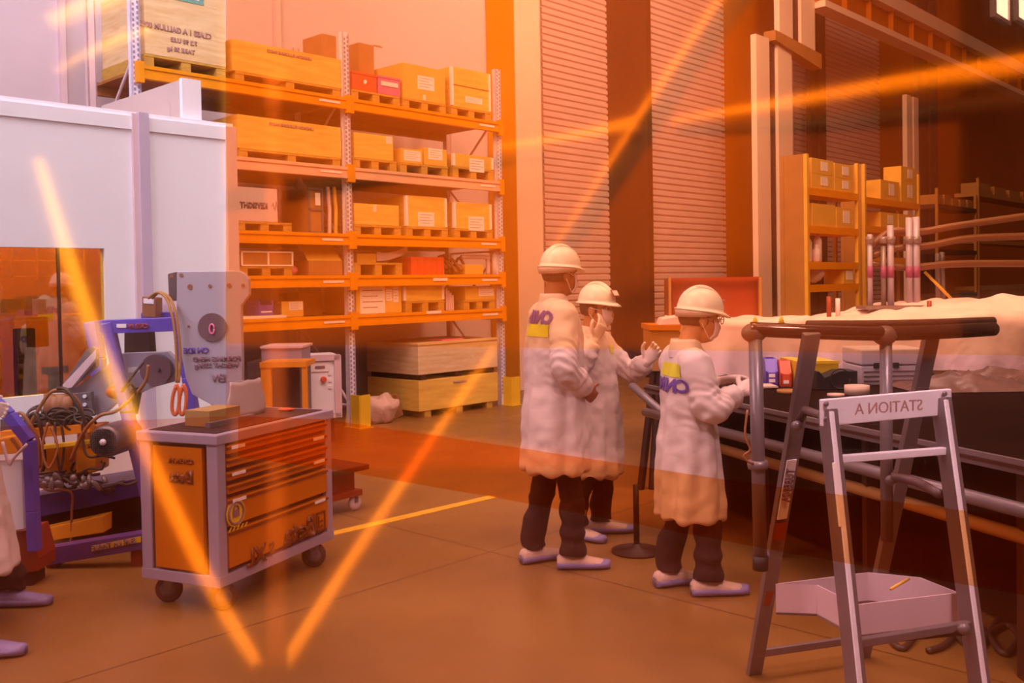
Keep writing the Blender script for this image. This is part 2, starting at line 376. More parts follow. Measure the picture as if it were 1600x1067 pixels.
# inside: brown benches and a shelf with boxes, seen through the tinted window
x0 = onplane(0, 460, TCB + .9)[0]; x1 = onplane(118, 460, TCB + .9)[0]
hs = onplane(60, 492, TCB + .9)[1]
MB().box((cl + 1, TCB + .7, hs - .04), (x1, TCB + 1.2, hs), F).build('inner_shelf', 'beam', root)
mb = MB()
for i in range(7):
    a = x1 - .15 - i * .3
    mb.box((a - .24, TCB + .75, hs), (a, TCB + 1.1, hs + .12 + .1 * random.random()), F)
mb.build('inner_boxes', 'carton_dull', root)
mb = MB()
for i in range(9): mb.box((x1 - i * .18, TCB + .72, hs + .28), (x1 - i * .18 + .01, TCB + .73, hs + .62), F)
for h in (.3, .42, .54): mb.box((x1 - 1.5, TCB + .72, hs + h), (x1, TCB + .73, hs + h + .01), F)
mb.build('inner_mesh_screen', 'beam', root)
a = onplane(28, 550, TCB + .8)[0]; b_ = onplane(56, 550, TCB + .8)[0]
MB().box((a, TCB + .8, 0), (b_, TCB + .9, hs - .1), F).build('inner_post', 'dark_brown', root)
a = onplane(75, 592, TCB + .1)[0]; b_ = onplane(92, 592, TCB + .1)[0]; hh = onplane(80, 579, TCB + .1)[1]
MB().box((a, TCB + .06, wb - .02), (b_, TCB + .1, hh), F).box((a - .05, TCB + .05, hh - .02), (b_ + .05, TCB + .08, hh + .03), F).build('window_latch', 'black', root)
# duct unit standing on the cabin roof
dx0, dh = onplane(283, 124, TCB + .12); dx1, _ = onplane(311, 128, TCB + .12)
root = empty('roof_duct', F(dx1, TCB + .2, ch + .04), 'beige rectangular duct box with pale end cap on the cabin roof', 'duct')
MB().box((dx0, TCB + .14, ch + .04), (dx1, TCB + 1.6, dh), F).build('duct_body', 'beige', root)
MB().box((dx0 - .005, TCB + .10, ch + .04), (dx1 + .005, TCB + .14, dh + .01), F).build('end_cap', mat('pale_cap', (.93, .87, .94), .5), root)
MB().box((dx0 - .012, TCB + .3, ch + .04), (dx0, TCB + .9, dh - .16), F).build('access_panel', 'beige', root)

# ------------------------------------------------------------------ pallet racking
SL, SR = onplane(212, 60, 0)[0], onplane(783, 400, 0)[0]
DEP = 1.05
levels = []
for y in (154, 261.5, 365.5, 430, 492): levels.append(onplane(541, y)[1])
HT = [onplane(212, -40)[1], onplane(541, 50)[1], onplane(777, 108)[1]]
rack = empty('pallet_racking', F(0, 0, 0), 'tall orange and galvanised pallet racking with five loaded levels', 'shelving')
for s, ht in ((SL, HT[0]), (0, HT[1]), (SR, HT[2])):
    for t in (0, DEP - .07):
        u = MB()
        u.box((s - .045, t, 0), (s + .045, t + .015, ht), F).box((s - .045, t, 0), (s - .03, t + .07, ht), F).box((s + .03, t, 0), (s + .045, t + .07, ht), F)
        up = u.build('upright', 'galv' if t == 0 else 'cabin_trim', rack)
        if t == 0:
            hb_ = MB(); k = 0; h = .15
            while h < ht - .05:
                for sg in (-1, 1):
                    hb_.box((s + sg * .02 - .009, -.003, h + (sg > 0) * .025), (s + sg * .02 + .009, .001, h + .028 + (sg > 0) * .025), F)
                h += .05
            hb_.build('punched_holes', 'holes', up)
    fb = MB(); h = .25; up = True
    while h + .9 < ht:
        fb.tube([F(s, .05, h if up else h + .9), F(s, DEP - .05, h + .9 if up else h)], .016, 6)
        fb.tube([F(s, .05, h), F(s, DEP - .05, h)], .016, 6); h += .9; up = not up
    fb.build('frame_bracing', 'cabin_trim', rack)
for bay, (a0, a1) in enumerate(((SL, 0), (0, SR))):
    for li, h in enumerate(levels):
        m = 'beam_pale' if li == 1 else 'beam'
        for t in (-.045, DEP - .05):
            bm_ = MB().box((a0 + .045, t, h - .13), (a1 - .045, t + .05, h), F).box((a0 + .045, t - .012, h - .13), (a1 - .045, t, h - .095), F).box((a0 + .045, t - .012, h - .035), (a1 - .045, t, h), F)
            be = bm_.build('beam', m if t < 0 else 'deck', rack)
            if t < 0:
                for e0 in (a0 - .02, a1 - .05):
                    MB().box((e0, -.062, h - .17), (e0 + .07, -.002, h + .03), F).build('connector', m if li != 1 else 'beam', be)
                MB().box((a1 - .42, -.060, h - .085), (a1 - .14, -.058, h - .06), F).build('level_label', 'paper', be)
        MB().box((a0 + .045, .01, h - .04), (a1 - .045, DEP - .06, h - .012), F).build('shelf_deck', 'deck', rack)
for px, py in ((683, 437), (673, 488)):
    s, h = onplane(px, py); MB().box((s - .12, -.062, h - .015), (s + .12, -.058, h + .02), F).build('shelf_label', 'paper', rack)

def pallet(s0, s1, t, h, label, dep=.8, hh=.13, m='pallet', grp='wooden pallets on the racking'):
    root = empty('pallet', F((s0 + s1) / 2, t, h), label, 'pallet', grp)
    MB().box((s0, t, h + hh - .022), (s1, t + dep, h + hh), F).build('deck_boards', m, root)
    for k in range(3):
        c = s0 + .05 + (s1 - s0 - .1) * k / 2
        MB().box((c - .05, t + .005, h + .001), (c + .05, t + dep - .005, h + hh - .022), F).build('block', m, root)
    return h + hh
def lines(mb, s0, s1, t, h0, h1, n, k=.8):
    for i in range(n):
        h = h1 - (i + 1) * (h1 - h0) / (n + 1)
        ln = (s1 - s0) * (k if i % 2 == 0 else k * .75)
        mb.box((s0 + .1 * (s1 - s0), t - .0025, h), (s0 + .1 * (s1 - s0) + ln, t - .0015, h + (h1 - h0) * .035), F)
def crate(name, label, cat, px0, px1, ytop, lvl, m, t=.03, dep=.75, base=None, grp=None, papers=(), straps=False, lid=None, bev=.004, extra=None):
    """a box on the racking, its front face between two image columns"""
    s0, ht = onplane(px0, ytop, t); s1, _ = onplane(px1, ytop, t)
    h = (levels[lvl] if base is None else base) + .001
    root = empty(name, F((s0 + s1) / 2, t, h), label, cat, grp)
    MB().box((s0, t, h), (s1, t + dep, ht), F).build('body', m, root, bevel=bev)
    for (a, b_, y0, y1) in papers:
        sa, ha = onplane(a, y0, t); sb, hb = onplane(b_, y1, t); sb = onplane(b_, y0, t)[0]
        p = MB().box((sa, t - .0025, hb), (sb, t - .0003, ha), F).build('paper_label', 'paper', root)
        mb = MB(); lines(mb, sa, sb, t - .001, hb, ha, 4); mb.build('printed_lines', 'ink_soft', p)
    if straps:
        for s in (s0, s1):
            MB().box((s - .018, t - .006, h + .01), (s + .018, t + .03, ht - .005), F).build('corner_strip', 'cabin_trim' if straps == 1 else 'paper', root)
    if lid:
        MB().box((s0 - .006, t - .006, ht - lid), (s1 + .006, t + dep + .006, ht + .006), F).build('lid', m, root)
    return root, s0, s1, h, ht

# -- top level
L0 = levels[0]
sA, _ = onplane(225, 80, .03); sB2, _ = onplane(352, 80, .03)
hp = pallet(sA, sB2, .03, L0, 'pallet under the big stamped crate beside the left upright', dep=.95)
r_, s0, s1, h, ht = crate('shipping_crate', 'big pale plywood crate stamped with black text, top left of the racking', 'crate', 224, 350, -30, 0, 'ply_pale', dep=.95, base=hp)
cs, hh_ = onplane(282, 52, .03)
lettering('stencil_text', 'CLASS 1 A GALLIUM 0088', .075, F(cs - .05, .03, hh_ + .02), A, (0, 0, 1), 'ink_soft', r_, sx=.9)
lettering('stencil_text', '7.2 98 U.83', .06, F(cs + .03, .03, hh_ - .08), A, (0, 0, 1), 'ink_soft', r_)
lettering('stencil_text', 'TARE 38 kg', .06, F(cs, .03, hh_ - .17), A, (0, 0, 1), 'ink_soft', r_)
a = onplane(268, 0, .03); b_ = onplane(318, 9, .03)
MB().box((a[0], .024, b_[1]), (b_[0], .03, a[1] + .12), F).build('green_edged_label', 'green', r_)
MB().box((a[0] + .05, .02, b_[1] + .035), (b_[0] - .05, .024, a[1] + .12), F).build('label_paper', 'paper', r_)
hp = pallet(onplane(368, 110, .03)[0], onplane(532, 140, .03)[0], .03, L0, 'low pallet under the long plywood crate on the top level', hh=.11, dep=.55)
r_, s0, s1, h, ht = crate('long_crate', 'long plywood crate on the top level, left bay', 'crate', 363, 532, 60, 0, 'ply', dep=.6, base=hp)
lettering('stencil_text', 'LINDRON FLUORINE PARTS', .045, F((s0 + s1) / 2, .03, ht - .06), A, (0, 0, 1), 'ink_soft', r_)
crate('small_carton', 'small brown carton behind the middle upright, top level', 'box', 503, 525, 52, 0, 'carton_dull', t=.62, dep=.4, base=L0)
r_, s0, s1, h, ht = crate('open_carton', 'open brown carton with raised flap on the top level', 'box', 560, 584, 66, 0, 'carton_dull', t=.48, dep=.4, base=L0)
MB().prism([F(s1, .5, ht), F(s1 + .16, .5, ht + .0), F(s1 + .12, .5, ht + .32 - .3), F(s1 + .02, .5, ht + .02)], B * .01).build('flap', 'carton_dull', r_)
hp = pallet(onplane(549, 130, .03)[0], onplane(625, 150, .03)[0], .03, L0, 'pallet under the red and violet bins on the top level')
r_, s0, s1, h, ht = crate('storage_bin', 'bright red plastic bin on the top level', 'bin', 550, 588, 111, 0, 'redbin', base=hp, dep=.4, lid=.02)
MB().ball(F((s0 + s1) / 2, .025, (h + ht) / 2), (.025, .006, .025)).build('round_sticker', 'paper', r_)
r_, s0, s1, h, ht = crate('storage_bin', 'violet pink plastic bin with white label, top level', 'bin', 591, 625, 118, 0, 'pinkbin', base=hp, dep=.4, lid=.015)
MB().box((s0 + .04, .022, h + .1), (s1 - .04, .028, h + .15), F).build('white_label', 'paper', r_)
hp = pallet(onplane(630, 160, .03)[0], onplane(697, 170, .03)[0], .03, L0, 'pallet under the large labelled carton on the top level')
crate('large_carton', 'large cardboard box with white paper, highest box in right bay', 'box', 629, 695, 97, 0, 'carton', base=hp, dep=.95, papers=((652, 678, 117, 143), (661, 665, 148, 157)))
hp = pallet(onplane(706, 170, .03)[0], onplane(767, 185, .03)[0], .03, L0, 'pallet under the strapped carton at the top right end')
r_, s0, s1, h, ht = crate('strapped_carton', 'tall orange carton with pale edge strips at the racking end, top level', 'box', 706, 764, 103, 0, 'ply', base=hp, dep=.7, straps=2, papers=((727, 753, 150, 164),))
MB().box((s0, .024, h + .27), (s1, .03, h + .28), F).build('tier_seam', 'carton_dull', r_)
# -- second level
L1 = levels[1]
hp = pallet(onplane(374, 240, .03)[0], onplane(532, 250, .03)[0], .03, L1, 'low pallet under the long crate on the second level', hh=.1, dep=.55)
r_, s0, s1, h, ht = crate('long_crate', 'long plywood crate on the second level, left bay', 'crate', 371, 532, 178, 1, 'ply', dep=.6, base=hp)
lettering('stencil_text', 'LINDRON FLUORINE PARTS', .045, F((s0 + s1) / 2, .03, ht - .06), A, (0, 0, 1), 'ink_soft', r_)
hp = pallet(onplane(552, 250, .03)[0], onplane(620, 262, .03)[0], .03, L1, 'pallet under the plain carton, second level')
crate('plain_carton', 'plain orange carton with small square label, second level', 'box', 553, 614, 206, 1, 'ply', base=hp, dep=.6, papers=((603, 612, 213, 225),))
hp = pallet(onplane(626, 262, .03)[0], onplane(700, 275, .03)[0], .03, L1, 'pallet carrying two papered cartons, second level')
crate('papered_carton', 'low carton behind a white sheet, second level', 'box', 627, 660, 231, 1, 'carton', base=hp, dep=.5, papers=((631, 657, 234, 253),))
crate('papered_carton', 'low carton with curled white sheet, second level', 'box', 663, 698, 230, 1, 'carton', base=hp, dep=.5, papers=((669, 691, 231, 251),))
hp = pallet(onplane(708, 270, .03)[0], onplane(772, 290, .03)[0], .03, L1, 'dark pallet under the last carton, second level', hh=.15)
crate('strapped_carton', 'low carton with two edge strips and white sheet, second level end', 'box', 709, 769, 239, 1, 'carton', base=hp, dep=.6, straps=2, papers=((733, 756, 247, 270),))
# -- third level
L2 = levels[2]
hp = pallet(onplane(370, 350, .03)[0], onplane(456, 355, .03)[0], .03, L2, 'pallet under the pale printed box, third level', hh=.1)
r_, s0, s1, h, ht = crate('printed_box', 'pale grey-pink box with backwards printed text, third level', 'box', 368, 433, 291, 2, 'cabin_trim', base=hp, dep=.6)
lettering('printed_text', 'KEYSIGHT', .085, F((s0 + s1) / 2 - .04, .03, ht - .19), A, (0, 0, 1), 'ink', r_, sx=.85)
ws = (s0 + s1) / 2 + .17
MB().tube([F(ws + a_, .027, ht - .19 + b_) for a_, b_ in ((0, 0), (.02, .04), (.04, -.04), (.06, .06), (.08, -.05), (.10, .02))], .004, 6).build('wave_mark', 'ink', r_)
r_, s0, s1, h, ht = crate('framed_case', 'brown case in a pale metal frame, third level', 'case', 480, 503, 292, 2, 'carton_dull', dep=.5, t=.1)
for e in (s0, s1 - .02): MB().box((e, .085, h), (e + .025, .1, ht), F).build('frame_bar', 'alu', r_)
for e in (h, (h + ht) / 2, ht - .03): MB().box((s0, .085, e), (s1, .1, e + .025), F).build('frame_bar', 'alu', r_)
MB().box((s0 + .09, .08, ht - .2), (s1 - .04, .085, ht - .06), F).build('sticker', 'paper', r_)
for px in (513, 523):
    s, h1 = onplane(px, 292, .12)
    MB().tube([F(s, .12, L2), F(s + .01, .12, (L2 + h1) / 2), F(s - .01, .12, h1)], .022, 8).build('x', 'cabin_trim' if px < 520 else 'carton', None)
    o = bpy.data.objects[-1] if False else None
for o in [o for o in bpy.data.objects if o.name.startswith('x')]:
    o.name = 'foam_strip'
    tag(o, 'pale upright foam strip' if o.data.materials[0] == M['cabin_trim'] else 'brown upright foam strip', 'strip')
for o in bpy.data.objects:
    if o.name.startswith('foam_strip'): o['label'] = o['label'] + ' standing left of the middle upright, third level'
for i, (a, b_, yt, pp, st, nm, lab) in enumerate((
    (553, 623, 317, ((583, 588, 320, 331),), 0, 'plain_carton', 'plain wide carton beside the middle upright, third level'),
    (635, 696, 305, ((653, 678, 331, 354),), 2, 'strapped_carton', 'two-tier carton with edge strips, centre of the third level'),
    (710, 766, 315, ((732, 756, 338, 361),), 2, 'strapped_carton', 'carton with edge strips and white sheet, third level end'))):
    hp = pallet(onplane(a, 355, .03)[0], onplane(b_ + 4, 362, .03)[0], .03, L2, ('pallet under the plain wide carton', 'pallet under the two-tier carton', 'last pallet')[i] + ', third level', hh=.115)
    crate(nm, lab, 'box', a, b_, yt, 2, 'ply', base=hp, dep=.7, papers=pp, straps=st)
# -- fourth level
L3 = levels[3]
hp = pallet(onplane(374, 420, .03)[0], onplane(457, 425, .03)[0], .03, L3, 'pallet under the framed trays, fourth level', hh=.1)
r_, s0, s1, h, ht = crate('framed_tray', 'flat brown tray pair in a white frame, fourth level', 'tray', 376, 457, 392, 3, 'carton_dull', base=hp, dep=.5)
for e in (h, ht - .015): MB().box((s0, .02, e), (s1, .03, e + .015), F).build('frame_rail', 'paper', r_)
for e in (s0, (s0 + s1) / 2, s1 - .015): MB().box((e, .02, h), (e + .018, .03, ht), F).build('frame_post', 'paper', r_)
r_, s0, s1, h, ht = crate('open_carton', 'open carton with tall folded lid, fourth level', 'box', 482, 535, 407, 3, 'carton_dull', dep=.5)
q = onplane(476, 381, .1)[0]; hq = onplane(476, 381, .1)[1]
MB().prism([F(s0, .05, ht), F(s1, .05, ht), F(s1 - .02, .2, hq), F(q, .2, hq)], (0, 0, .008)).build('lid_flap', 'carton', r_)
s, h1 = onplane(463, 415, .1)
tag(MB().ball(F(s, .2, L3 + .06), (.07, .1, .06)).build('plastic_bundle', 'pink', None, True), 'small pink wrapped bundle beside the open carton', 'bundle')
hp = pallet(onplane(553, 420, .03)[0], onplane(629, 427, .03)[0], .03, L3, 'pallet under the curved foam roll, fourth level', hh=.145)
s0, h1 = onplane(556, 396, .1); s1, h2 = onplane(634, 390, .1); s9 = onplane(586, 396, .1)[0]
tag(MB().box((s0, .08, hp + .001), (s9, .5, h1), F).build('flat_carton', 'carton', None, bevel=.004), 'pinkish flat carton on a pallet, fourth level', 'box')
mb = MB(); pr = []
for k in range(9):
    u = k / 8; pr.append((s9 + .01 + (s1 - s9) * u, hp + .02 + .11 * u * u, hp + .13 + .08 * u * u - .02 * math.sin(u * PI)))
mb.loft([[F(s, .08, a), F(s, .45, a), F(s, .45, b_), F(s, .08, b_)] for s, a, b_ in pr])
tag(mb.build('foam_roll', 'cabin_trim'), 'pale curved foam sheet sweeping up at one end', 'foam')
r_, s0, s1, h, ht = crate('red_crate', 'red ribbed plastic crate on the fourth level', 'crate', 642, 692, 402, 3, 'redbin', dep=.45, lid=.02)
mb = MB()
for k in range(6): s = s0 + (s1 - s0) * k / 5; mb.box((s - .006, .02, h), (s + .006, .03, ht), F)
mb.build('ribs', 'redbin', r_)
s0, _ = onplane(694, 400, .1); s1, h1 = onplane(722, 404, .1)
mb = MB()
for i in range(6):
    c = F(s0 + (s1 - s0) * random.random(), .15 + .2 * random.random(), L3 + .06 + .1 * random.random())
    mb.tube([c, c + Vector((.1 * random.random(), .05, .1)), c + Vector((.15, .0, -.05))], .02, 8, 4)
tag(mb.build('hose_bundle', 'cable_rust', None, True), 'tangle of brown hoses beside the red crate', 'hose')
r_, s0, s1, h, ht = crate('pale_carton', 'pale orange carton under a white pipe elbow', 'box', 727, 755, 413, 3, 'carton', dep=.4)
s2_, h2_ = onplane(762, 402, .1)
tag(MB().tube([F(s0, .1, h2_), F(s2_ - .04, .1, h2_), F(s2_, .1, h2_ - .05), F(s2_, .1, L3)], .03, 10, 5).build('pipe_elbow', 'cabin_trim', None, True), 'pale bent pipe over a carton, fourth level', 'pipe')
s, h1 = onplane(772, 392, .08)
tag(MB().tube([F(s, .08, L3), F(s, .08, h1)], .035, 12).build('upright_tube', 'paper', None, True), 'white upright tube at the end of the fourth level', 'tube')
# -- fifth level
L4 = levels[4]
a, _ = onplane(372, 489, -.02); b_, _ = onplane(449, 489, -.02)
tag(MB().box((a, .0, L4 + .001), (b_, .35, L4 + .028), F).build('white_board', 'paper'), 'long thin white board on the lowest shelf', 'board')
hb_ = L4 + .03
r_, s0, s1, h, ht = crate('parts_bin', 'small blue open-front parts bin on the lowest shelf', 'bin', 404, 427, 477, 4, 'bluebin', base=hb_, dep=.25, t=.05)
for e in (s0, s1 - .02): MB().box((e, .05, ht), (e + .02, .3, ht + .05), F).build('side_wall', 'bluebin', r_)
MB().box((s0 + .03, .046, h + .03), (s1 - .02, .05, h + .045), F).build('label_strip', 'paper', r_)
r_, s0, s1, h, ht = crate('dark_box', 'small dark box beside the blue parts bin', 'box', 428, 438, 474, 4, 'black', base=hb_, dep=.2, t=.05)
r_, s0, s1, h, ht = crate('labelled_box', 'small box with white shipping label, lowest shelf', 'box', 440, 474, 471, 4, 'carton', base=None, dep=.3, t=.06, papers=((451, 473, 472, 484),))
crate('wide_carton', 'wide dull carton on the lowest shelf, left bay', 'box', 466, 504, 457, 4, 'carton_dull', dep=.4, t=.35)
crate('papered_carton', 'carton covered by a large white delivery sheet, lowest shelf', 'box', 556, 627, 444, 4, 'carton', dep=.6, papers=((562, 601, 446, 489), (603, 612, 452, 470), (614, 622, 448, 472)))
hp = pallet(onplane(634, 480, .03)[0], onplane(695, 487, .03)[0], .03, L4, 'pallet under the strapped carton, lowest shelf', hh=.13)
crate('strapped_carton', 'low carton with pale edge strips, centre of the lowest shelf', 'box', 632, 692, 447, 4, 'ply', base=hp, dep=.6, straps=2)
s, h1 = onplane(701, 450, .05)
mb = MB()
for k in range(4): mb.tube([F(s - .03 + k * .035, .06, L4), F(s - .03 + k * .035, .06, h1 - .03 * k)], .014, 8)
tag(mb.build('cardboard_edge_strips', 'cabin_trim'), 'bunch of pale upright edge strips, lowest shelf', 'strips')
hp = pallet(onplane(725, 480, .03)[0], onplane(774, 487, .03)[0], .03, L4, 'last pallet on the lowest shelf', hh=.12)
crate('labelled_carton', 'carton with white label at the right end, lowest shelf', 'box', 727, 773, 447, 4, 'carton', base=hp, dep=.6, papers=((748, 771, 449, 462),))
# floor crates under the racking
s0, ht = onplane(653, 540, -.05); s1, _ = onplane(777, 540, -.05); hm = onplane(653, 589, -.05)[1]
tierz = .04
r1_ = empty('floor_crate', F((s0 + s1) / 2, 0, 0), 'lower wooden crate on the floor under the racking', 'crate')
MB().box((s0, -.05, .08), (s1, .95, hm - .05), F).build('body', 'ply', r1_, bevel=.005)
for k in range(3): MB().box((s0 + .1 + k * (s1 - s0 - .3) / 2, -.04, 0), (s0 + .2 + k * (s1 - s0 - .3) / 2, .94, .08), F).build('skid', 'pallet', r1_)
r2_ = empty('floor_crate', F((s0 + s1) / 2, 0, hm), 'upper wooden crate stacked on the floor crate under the racking', 'crate')
for k in range(3): MB().box((s0 + .05 + k * (s1 - s0 - .2) / 2, -.03, hm - .049), (s0 + .15 + k * (s1 - s0 - .2) / 2, .93, hm + .02), F).build('skid', 'dark_brown', r2_)
MB().box((s0, -.05, hm + .02), (s1, .95, ht), F).build('body', 'ply_pale', r2_, bevel=.005)
MB().box((s0 - .01, -.06, ht), (s1 + .01, .96, ht + .025), F).build('lid', 'ply_pale', r2_)
lettering('stencil_text', 'RANGEMENT', .04, F((s0 + s1) / 2, -.05, hm - .12), A, (0, 0, 1), 'ink_soft', r1_)
a, _ = onplane(712, 534, -.0); tag(MB().box((a - .18, .05, ht + .026), (a + .18, .3, ht + .045), F).build('folded_sheet', 'pink'), 'pale pink sheet lying on the upper floor crate', 'sheet')
# yellow upright guards
for px, yb, lab in ((552, 671, 'yellow folded steel guard at the middle upright'), (789, 640, 'yellow folded steel guard at the end upright')):
    s, _ = onplane(px, yb, 0)
    r_ = empty('upright_guard', F(s, -.16, 0), lab, 'guard')
    MB().box((s - .02, -.17, 0), (s + .12, -.15, .38), F).build('front_plate', 'yellow', r_)
    MB().prism([F(s - .03, -.16, 0), F(s - .03, .12, 0), F(s - .03, .04, .38), F(s - .03, -.16, .38)], A * .015).build('side_plate', 'yellow', r_)
    MB().box((s - .06, -.2, 0), (s + .14, .1, .012), F).build('foot_plate', 'yellow_dull', r_)
# rubbish sack and offcuts
c = F(*[onplane(592, 650, .1)[0], .1, 0])
mb = MB().ball(c + Vector((0, 0, .16)), (.24, .2, .17), None, 20, 12)
for v in mb.bm.verts: v.co += Vector((noise.noise(v.co * 9), noise.noise(v.co * 9 + Vector((5, 0, 0))), noise.noise(v.co * 9 + Vector((0, 7, 0))))) * .07
for v in mb.bm.verts: v.co.z = max(v.co.z, .004)
tag(mb.build('waste_sack', 'cover_white', None, True), 'crumpled pale plastic sack on the floor beside the yellow guard', 'sack')
mb = MB()
for k in range(5):
    a = c + A * (.18 + .04 * k) + B * .1; mb.prism([a, a + A * .12 + Vector((0, 0, .03)), a + A * .04 + Vector((0, 0, .3)), a + A * -.06 + Vector((0, 0, .28))], B * .006)
    mb.bm.verts.ensure_lookup_table()
tag(mb.build('cardboard_offcuts', 'carton_dull'), 'leaning cardboard offcuts behind the pale sack', 'cardboard')

# ------------------------------------------------------------------ machines in front of the left bay
def cuboid(name, m, px0, px1, ytop, ybot, z, dep, parent=None, bevel=.004, ang=0.0):
    a = P(px0, ytop, z); b_ = P(px1, ytop, z); h1 = a.z; h0 = max(P(px0, ybot, z).z, 0)
    d = Vector((math.cos(ang), math.sin(ang), 0)); n = Vector((-d.y, d.x, 0)); L = (b_.x - a.x) / max(math.cos(ang), .2)
    o_ = Vector((a.x, a.y, 0))
    fr = lambda x, y, zz: o_ + d * x + n * y + Vector((0, 0, zz))
    return MB().box((0, 0, h0), (L, dep, h1), fr).build(name, m, parent, bevel=bevel), fr, L, h0, h1
zc = 9.6
base = P(500, 650, zc); 
r_ = empty('control_cabinet', (base.x, zc, 0), 'white electrical control cabinet with red knob and framed edge', 'cabinet')
_, fr, L, h0, h1 = cuboid('body', 'cabin', 476, 527, 557, 655, zc, .5, r_, ang=ANG - .45)
for (a0, a1, b0, b1) in ((0, L, h1 - .05, h1 + .01), (0, L, h0, h0 + .05), (L - .06, L + .01, h0, h1)):
    MB().box((a0, -.03, b0), (a1, 0, b1), fr).build('frame_edge', 'cabin_trim', r_)
MB().box((.06, -.012, h1 - .16), (L - .1, 0, h1 - .06), fr).build('name_strip', 'paper', r_)
k_ = MB().lathe([(.03, 0), (.03, .03), (.02, .035)], fr(L * .52, 0, h1 - .24), (fr(0, -1, 0) - fr(0, 0, 0))).build('emergency_knob', 'redbin', r_)
MB().box((.1, -.016, h1 - .13), (.2, -.011, h1 - .10), fr).build('display', 'ink', r_)
for k in range(3): MB().box((L * .7 - .015, -.012, h1 - .2 - k * .07), (L * .7 + .015, 0, h1 - .17 - k * .07), fr).build('switch', 'paper', r_)
for xx in (.08, L - .08): MB().box((xx - .03, .1, 0), (xx + .03, .16, h0 + .002), fr).build('foot', 'greydark', r_)
zc = 9.0
base = P(430, 600, zc)
r_ = empty('grey_workstation', (base.x, zc, 0), 'grey workstation cabinet with pale top box behind the tool trolley', 'cabinet')
cuboid('top_box', 'trolley_frame', 408, 471, 543, 566, zc, .4, r_)
cuboid('lower_body', 'greydark', 386, 468, 566, 690, zc + .02, .5, r_)
cuboid('top_lip', 'cabin_trim', 406, 473, 541, 545, zc - .02, .45, r_)
base = P(440, 600, 8.6)
r_ = empty('orange_stand', (base.x, 8.6, 0), 'orange rectangular tube stand in front of the grey workstation', 'stand')
a, b_ = P(407, 640, 8.6), P(475, 640, 8.6)
for q, wq in ((407, .09), (471, .045)):
    a = P(q, 566, 8.6); MB().box((a.x, a.y, 0), (a.x + wq, a.y + .05, a.z)).build('post', 'orange_plastic', r_)
a, b_ = P(406, 566, 8.6), P(478, 562, 8.6); MB().box((a.x, a.y - .01, a.z - .05), (b_.x, a.y + .4, a.z)).build('top_bar', 'orange_plastic', r_)
# small red dolly beyond the tool trolley
a = G(560, 800)
r_ = empty('low_dolly', (a.x - .25, a.y + .1, 0), 'low dark red dolly with pale casters behind the tool trolley', 'trolley')
pa, pb = G(515, 810), G(562, 798)
d = Vector((pb.x - pa.x, pb.y - pa.y, 0)).normalized(); n = Vector((-d.y, d.x, 0)); n = -n if n.y < 0 else n
o_ = Vector((pb.x, pb.y, 0)); fr = lambda x, y, z: o_ + d * x + n * y + Vector((0, 0, z))
MB().box((-.75, .0, .11), (.03, .5, .15), fr).build('lower_rail', 'machine_red', r_)
MB().box((-.70, .05, .15), (.0, .45, .29), fr).build('body', 'machine_red', r_)
MB().box((-.75, -.02, .29), (.08, .5, .325), fr).build('deck', 'dark_brown', r_)
MB().prism([fr(-.65, .02, .325), fr(-.22, .02, .325), fr(-.30, .02, .50), fr(-.65, .02, .58)], n * .04).build('upstand', 'machine_red', r_)
for x, y in ((-.35, .04), (-.01, .04), (-.35, .46), (-.01, .46)):
    wh = MB().lathe([(.02, -.015), (.05, -.015), (.055, 0), (.05, .015), (.02, .015)], fr(x, y, .055), n).build('caster_wheel', 'cabin_trim', r_, True)
    MB().box((x - .012, y - .025, .06), (x + .012, y + .025, .112), fr).build('fork', 'alu', wh)

# ------------------------------------------------------------------ tool trolley
T0 = G(335, 957); T1 = G(485, 886)
ud = Vector((T1.x - T0.x, T1.y - T0.y, 0)).normalized(); vd = Vector((-ud.y, ud.x, 0))
cor = P(344, 913, 4.60); TO = Vector((cor.x, cor.y, 0)); TL, TD = .96, .49
fr = lambda x, y, z: TO + ud * x + vd * y + Vector((0, 0, z))
hB = cor.z; hTp = P(320, 680, 4.60).z
r_ = empty('tool_trolley', fr(TL / 2, TD / 2, 0), 'orange drawer tool trolley with grey frame on caster wheels', 'trolley')
MB().box((.02, .02, hB + .03), (TL - .02, TD - .02, hTp - .06), fr).build('body', 'trolley_dark', r_)
for x0_, y0_ in ((0, 0), (TL - .05, 0), (0, TD - .06), (TL - .05, TD - .06)):
    MB().box((x0_ - .004, y0_ - .004, hB), (x0_ + .058, y0_ + .064, hTp - .01), fr).build('corner_post', 'trolley_frame', r_, bevel=.006)
MB().box((-.005, -.005, hB - .02), (TL + .012, TD + .01, hB + .035), fr).build('bottom_frame', 'trolley_frame', r_, bevel=.004)
MB().box((-.015, -.015, hTp - .05), (TL + .02, TD + .015, hTp), fr).build('top_frame', 'trolley_frame', r_, bevel=.006)
MB().box((.03, .03, hTp - .004), (TL - .03, TD - .03, hTp + .004), fr).build('top_mat', 'dark_brown', r_)
MB().box((-.006, .09, hB + .05), (.019, TD - .09, hTp - .07), fr).build('side_panel', 'trolley', r_)
hs_ = [hTp - .06]; Htot = hTp - .06 - (hB + .04)
for f in (.105, .105, .105, .105, .25, .33): hs_.append(hs_[-1] - Htot * f)
for i in range(6):
    d_ = MB().box((.06, -.012, hs_[i + 1] + .022), (TL - .055, .02, hs_[i] - .004), fr).build('drawer', 'trolley', r_, bevel=.003)
    MB().box((.06, -.018, hs_[i] - .024), (TL - .055, -.004, hs_[i] - .012), fr).build('handle_rail', 'trolley_dark', d_)
    lx = .085 if i % 2 == 0 else TL - .19
    MB().box((lx, -.021, hs_[i] - .024), (lx + .10, -.017, hs_[i] - .008), fr).build('label_tab', 'paper', d_)
    last = d_
